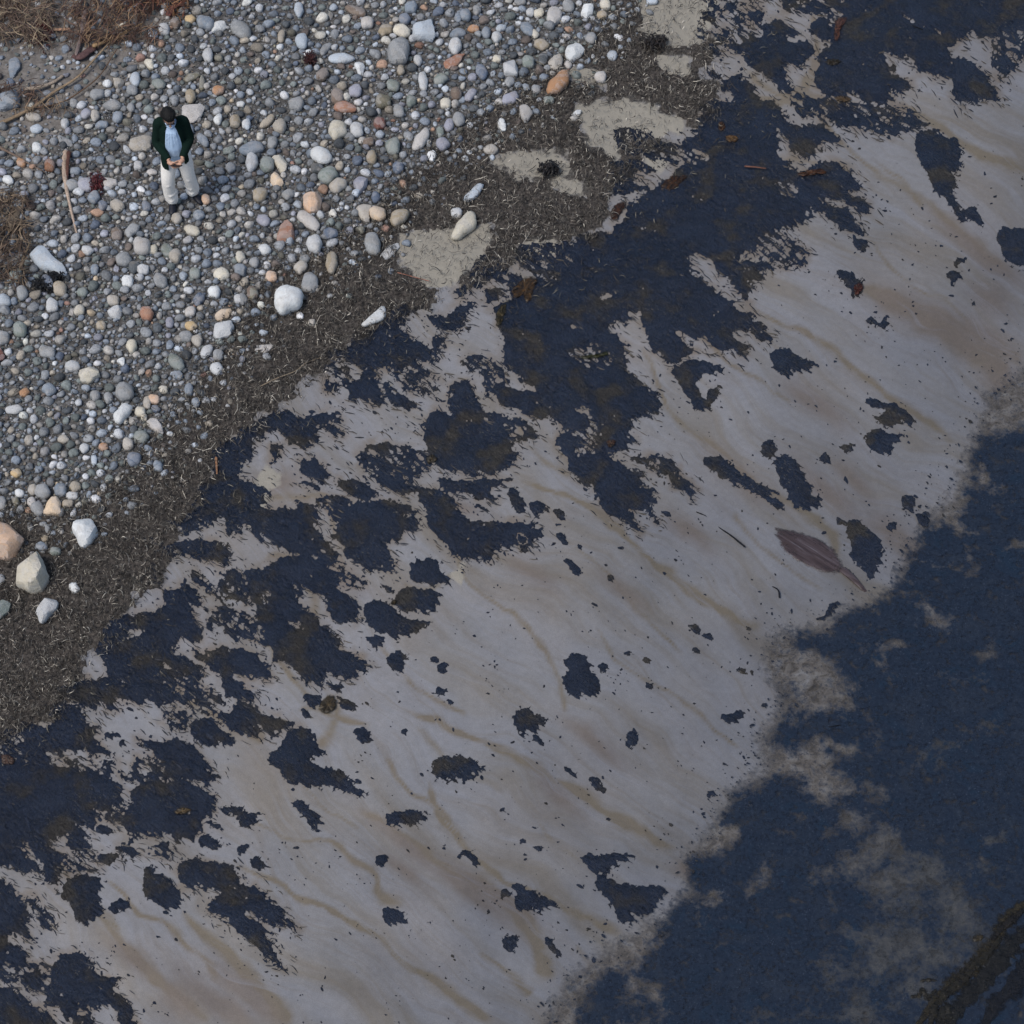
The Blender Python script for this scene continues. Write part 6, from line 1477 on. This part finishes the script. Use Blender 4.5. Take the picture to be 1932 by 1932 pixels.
bp += hand(handR, elR, 1)+hand(handL, elL, -1)
body_obj("body", bp, M_SKIN, .0065, 3)
# hair: cap over the crown, back and sides, with short uneven locks
hp = [loft([hring(z, rx, ry, yo) for z, rx, ry, yo in [(-.045,.070,.060,.040), (-.01,.080,.078,.028), (.03,.086,.092,.018), (.06,.088,.102,.006), (.09,.084,.104,.000), (.118,.068,.088,.000), (.136,.040,.052,.002), (.142,.014,.02,.002)]])]
hr = random.Random(4)
for k in range(90):
    th = hr.uniform(0, 2*math.pi); zz = hr.uniform(.02, .125) if math.sin(th) > -.2 else hr.uniform(.07, .125)
    w_ = math.sqrt(max(.05, 1-(zz/.15)**2)); x_, y_ = math.cos(th)*.082*w_, math.sin(th)*.098*w_+.002
    dx, dy = math.cos(th+.9)*.5, math.sin(th+.9)*.5
    hp.append(limb([hd(x_*.9, y_*.9, zz), hd(x_*1.06+dx*.02, y_*1.06+dy*.02, zz+.006), hd(x_*1.10+dx*.045, y_*1.10+dy*.045, zz-.004)], [.012, .010, .003], 5, 2))
body_obj("hair", hp, M_HAIR, .006, 1)
# glasses
gp = []
for sx in (-1, 1):
    c = (sx*.034, -.112, .014); ringp = [hd(c[0]+.029*math.cos(t), c[1], c[2]+.020*math.sin(t)) for t in np.linspace(0, 2*math.pi, 13)]
    gp.append(limb(ringp, [.0032]*13, 5, 1)); gp.append(limb([hd(sx*.062, -.108, .018), hd(sx*.080, -.05, .014), hd(sx*.080, .02, .006)], [.003]*3, 5, 2))
gp.append(limb([hd(-.007, -.114, .016), hd(.007, -.114, .016)], [.003]*2, 5, 1))
body_obj("glasses", gp, M_BLACK, 0)
# trousers: seat and two loose legs gathered over the shoes
tp_ = [loft([ring((0, .02, 1.00), .162, .125), ring((0, .02, .93), .178, .138), ring((0, .025, .86), .185, .145), ring((0, .03, .80), .17, .13)])]
for sg, kn, an_ in ((-1, (-.140, -.065, .50), (FR[0], FR[1]+.035, .05)), (1, (.122, .015, .50), (FL[0]-.005, FL[1]+.02, .05))):
    hp0 = (sg*.092, .03, .86); md1 = tuple((np.array(hp0)+kn)/2); md2 = tuple((np.array(kn)+an_)/2+np.array([sg*.012, 0, 0]))
    tp_.append(limb([hp0, md1, kn, md2, (an_[0]+sg*.006, an_[1]-.01, .17), (an_[0], an_[1], .12), (an_[0], an_[1]+.02, .06)], [.105, .100, .088, .084, .088, .080, .070], 14))
    for k in range(4):      # soft folds at shin and knee
        zf_ = (.12, .17, .26, .47)[k]; f_ = (.5-zf_)/.45; px_ = kn[0]*(1-f_)+an_[0]*f_; py_ = kn[1]*(1-f_)+an_[1]*f_
        tp_.append(limb([(px_-.085, py_-.02, zf_+.02), (px_, py_-.084, zf_-.012*(k % 2)), (px_+.085, py_-.02, zf_+.028)], [.012, .018, .012], 7, 3))
body_obj("trousers", tp_, M_TROU, .011, 3)
# shoes
for nm_, ft, yaw in (("shoe", FR, -.05), ("shoe", FL, .62)):
    rg = []
    for yy, rx, rz_, zc in ((.085,.028,.035,.045), (.06,.040,.05,.055), (.0,.042,.05,.055), (-.06,.046,.040,.042), (-.12,.050,.030,.032), (-.17,.042,.024,.026), (-.195,.022,.014,.018)):
        r0 = [(rx*math.cos(t), yy, max(.0, zc+rz_*math.sin(t))) for t in [2*math.pi*k/14 for k in range(14)]]
        rg.append([(ft[0]+x*math.cos(yaw)-y*math.sin(yaw), ft[1]+.02+x*math.sin(yaw)+y*math.cos(yaw), z) for x, y, z in r0])
    body_obj(nm_, [loft(rg)], M_SHOE, 0)
# shirt
body_obj("shirt", [loft([ring((0, .01, .90), .155, .150), ring((0, .0, 1.0), .158, .165), ring((0, -.005, 1.10), .156, .160), ring((-.003, .0, 1.25), .150, .140), ring((-.005, .005, 1.36), .135, .115), ring((-.006, .008, 1.42), .10, .085), ring((-.006, 0, 1.455), .075, .070)])]
  + [limb([(-.012+.045*k, -.150+.012*abs(k), 1.02), (-.010+.038*k, -.150+.010*abs(k), 1.18), (-.008+.03*k, -.118, 1.36)], [.009, .012, .006], 6, 4) for k in (-2, -1, 0, 1, 2)], M_SHIRT, .011, 2)
body_obj("collar", [limb([(-.070, -.005, 1.47), (-.055, -.065, 1.455), (-.012, -.095, 1.425)], [.012, .015, .010], 8), limb([(.060, -.005, 1.475), (.045, -.065, 1.455), (-.008, -.095, 1.425)], [.012, .015, .010], 8), limb([(-.070, 0, 1.475), (0, .07, 1.49), (.060, 0, 1.475)], [.012, .012, .012], 8)], M_SHIRT, .008, 2)
# cardigan: open front, long hem hanging lower on his right side, full sleeves
def shell(secs, th=.016):
    """wrap of cloth round the back, open at the front between two angles"""
    out = []; inn = []
    n = 26
    for c, rx, ry, a0, a1 in secs:
        o_ = []; i_ = []
        for k in range(n):
            t = math.radians(a0+(a1-a0)*k/(n-1))
            co, si = math.cos(t), math.sin(t); q = (abs(co)**2.3+abs(si)**2.3)**(-1/2.3)
            o_.append((c[0]+co*q*rx, c[1]+si*q*ry, c[2])); i_.append((c[0]+co*q*(rx-th), c[1]+si*q*(ry-th), c[2]))
        out.append(o_+i_[::-1])
    return loft(out)
cp = [shell([((-.01,.02,.90), .178, .165, -52, 244), ((-.01,.018,1.0), .178, .172, -50, 240), ((-.005,.01,1.12), .176, .168, -50, 238), ((-.003,.012,1.25), .172, .150, -55, 240),
             ((-.004,.015,1.36), .165, .130, -62, 243), ((-.005,.018,1.42), .135, .105, -66, 246), ((-.006,.015,1.475), .082, .080, -66, 246)]),
      shell([((-.015,.02,.73), .188, .172, 170, 243), ((-.012,.02,.82), .188, .172, 165, 243), ((-.01,.02,.92), .180, .167, 160, 243)]),
      shell([((-.01,.02,.80), .188, .165, -50, 175), ((-.01,.02,.92), .180, .167, -50, 175)])]
for sh, el, ha, k in ((shR, elR, handR, 0), (shL, elL, handL, 1)):
    wr_ = tuple(np.array(el)*.20+np.array(ha)*.80)
    cp.append(limb([(sh[0]*.62, sh[1], SHz-.02), sh, tuple((np.array(sh)+el)/2+np.array([0, .01, 0])), el, tuple((np.array(el)+wr_)/2), wr_], [.070, .074, .068, .062, .054, .045], 14))
body_obj("cardigan", cp, M_CARD, .010, 3)
# the phone he holds is a thing of its own
ph = bpy.data.meshes.new("phone"); bm = bmesh.new(); bmesh.ops.create_cube(bm, size=1)
bmesh.ops.scale(bm, vec=(.072, .145, .010), verts=bm.verts); bmesh.ops.bevel(bm, geom=bm.edges[:], offset=.003, segments=2, affect='EDGES')
bm.to_mesh(ph); bm.free(); ph.materials.append(M_BLACK)
po = link("phone", ph, label="small dark phone held in the man's two hands", cat="phone")
po.matrix_world = Matrix.Translation(Vector(root_p)) @ Matrix.Rotation(math.radians(4), 4, 'Z') @ Matrix.Translation((.03, -.385, 1.055)) @ Matrix.Rotation(math.radians(-28), 4, 'X') @ Matrix.Rotation(math.radians(60), 4, 'Z')
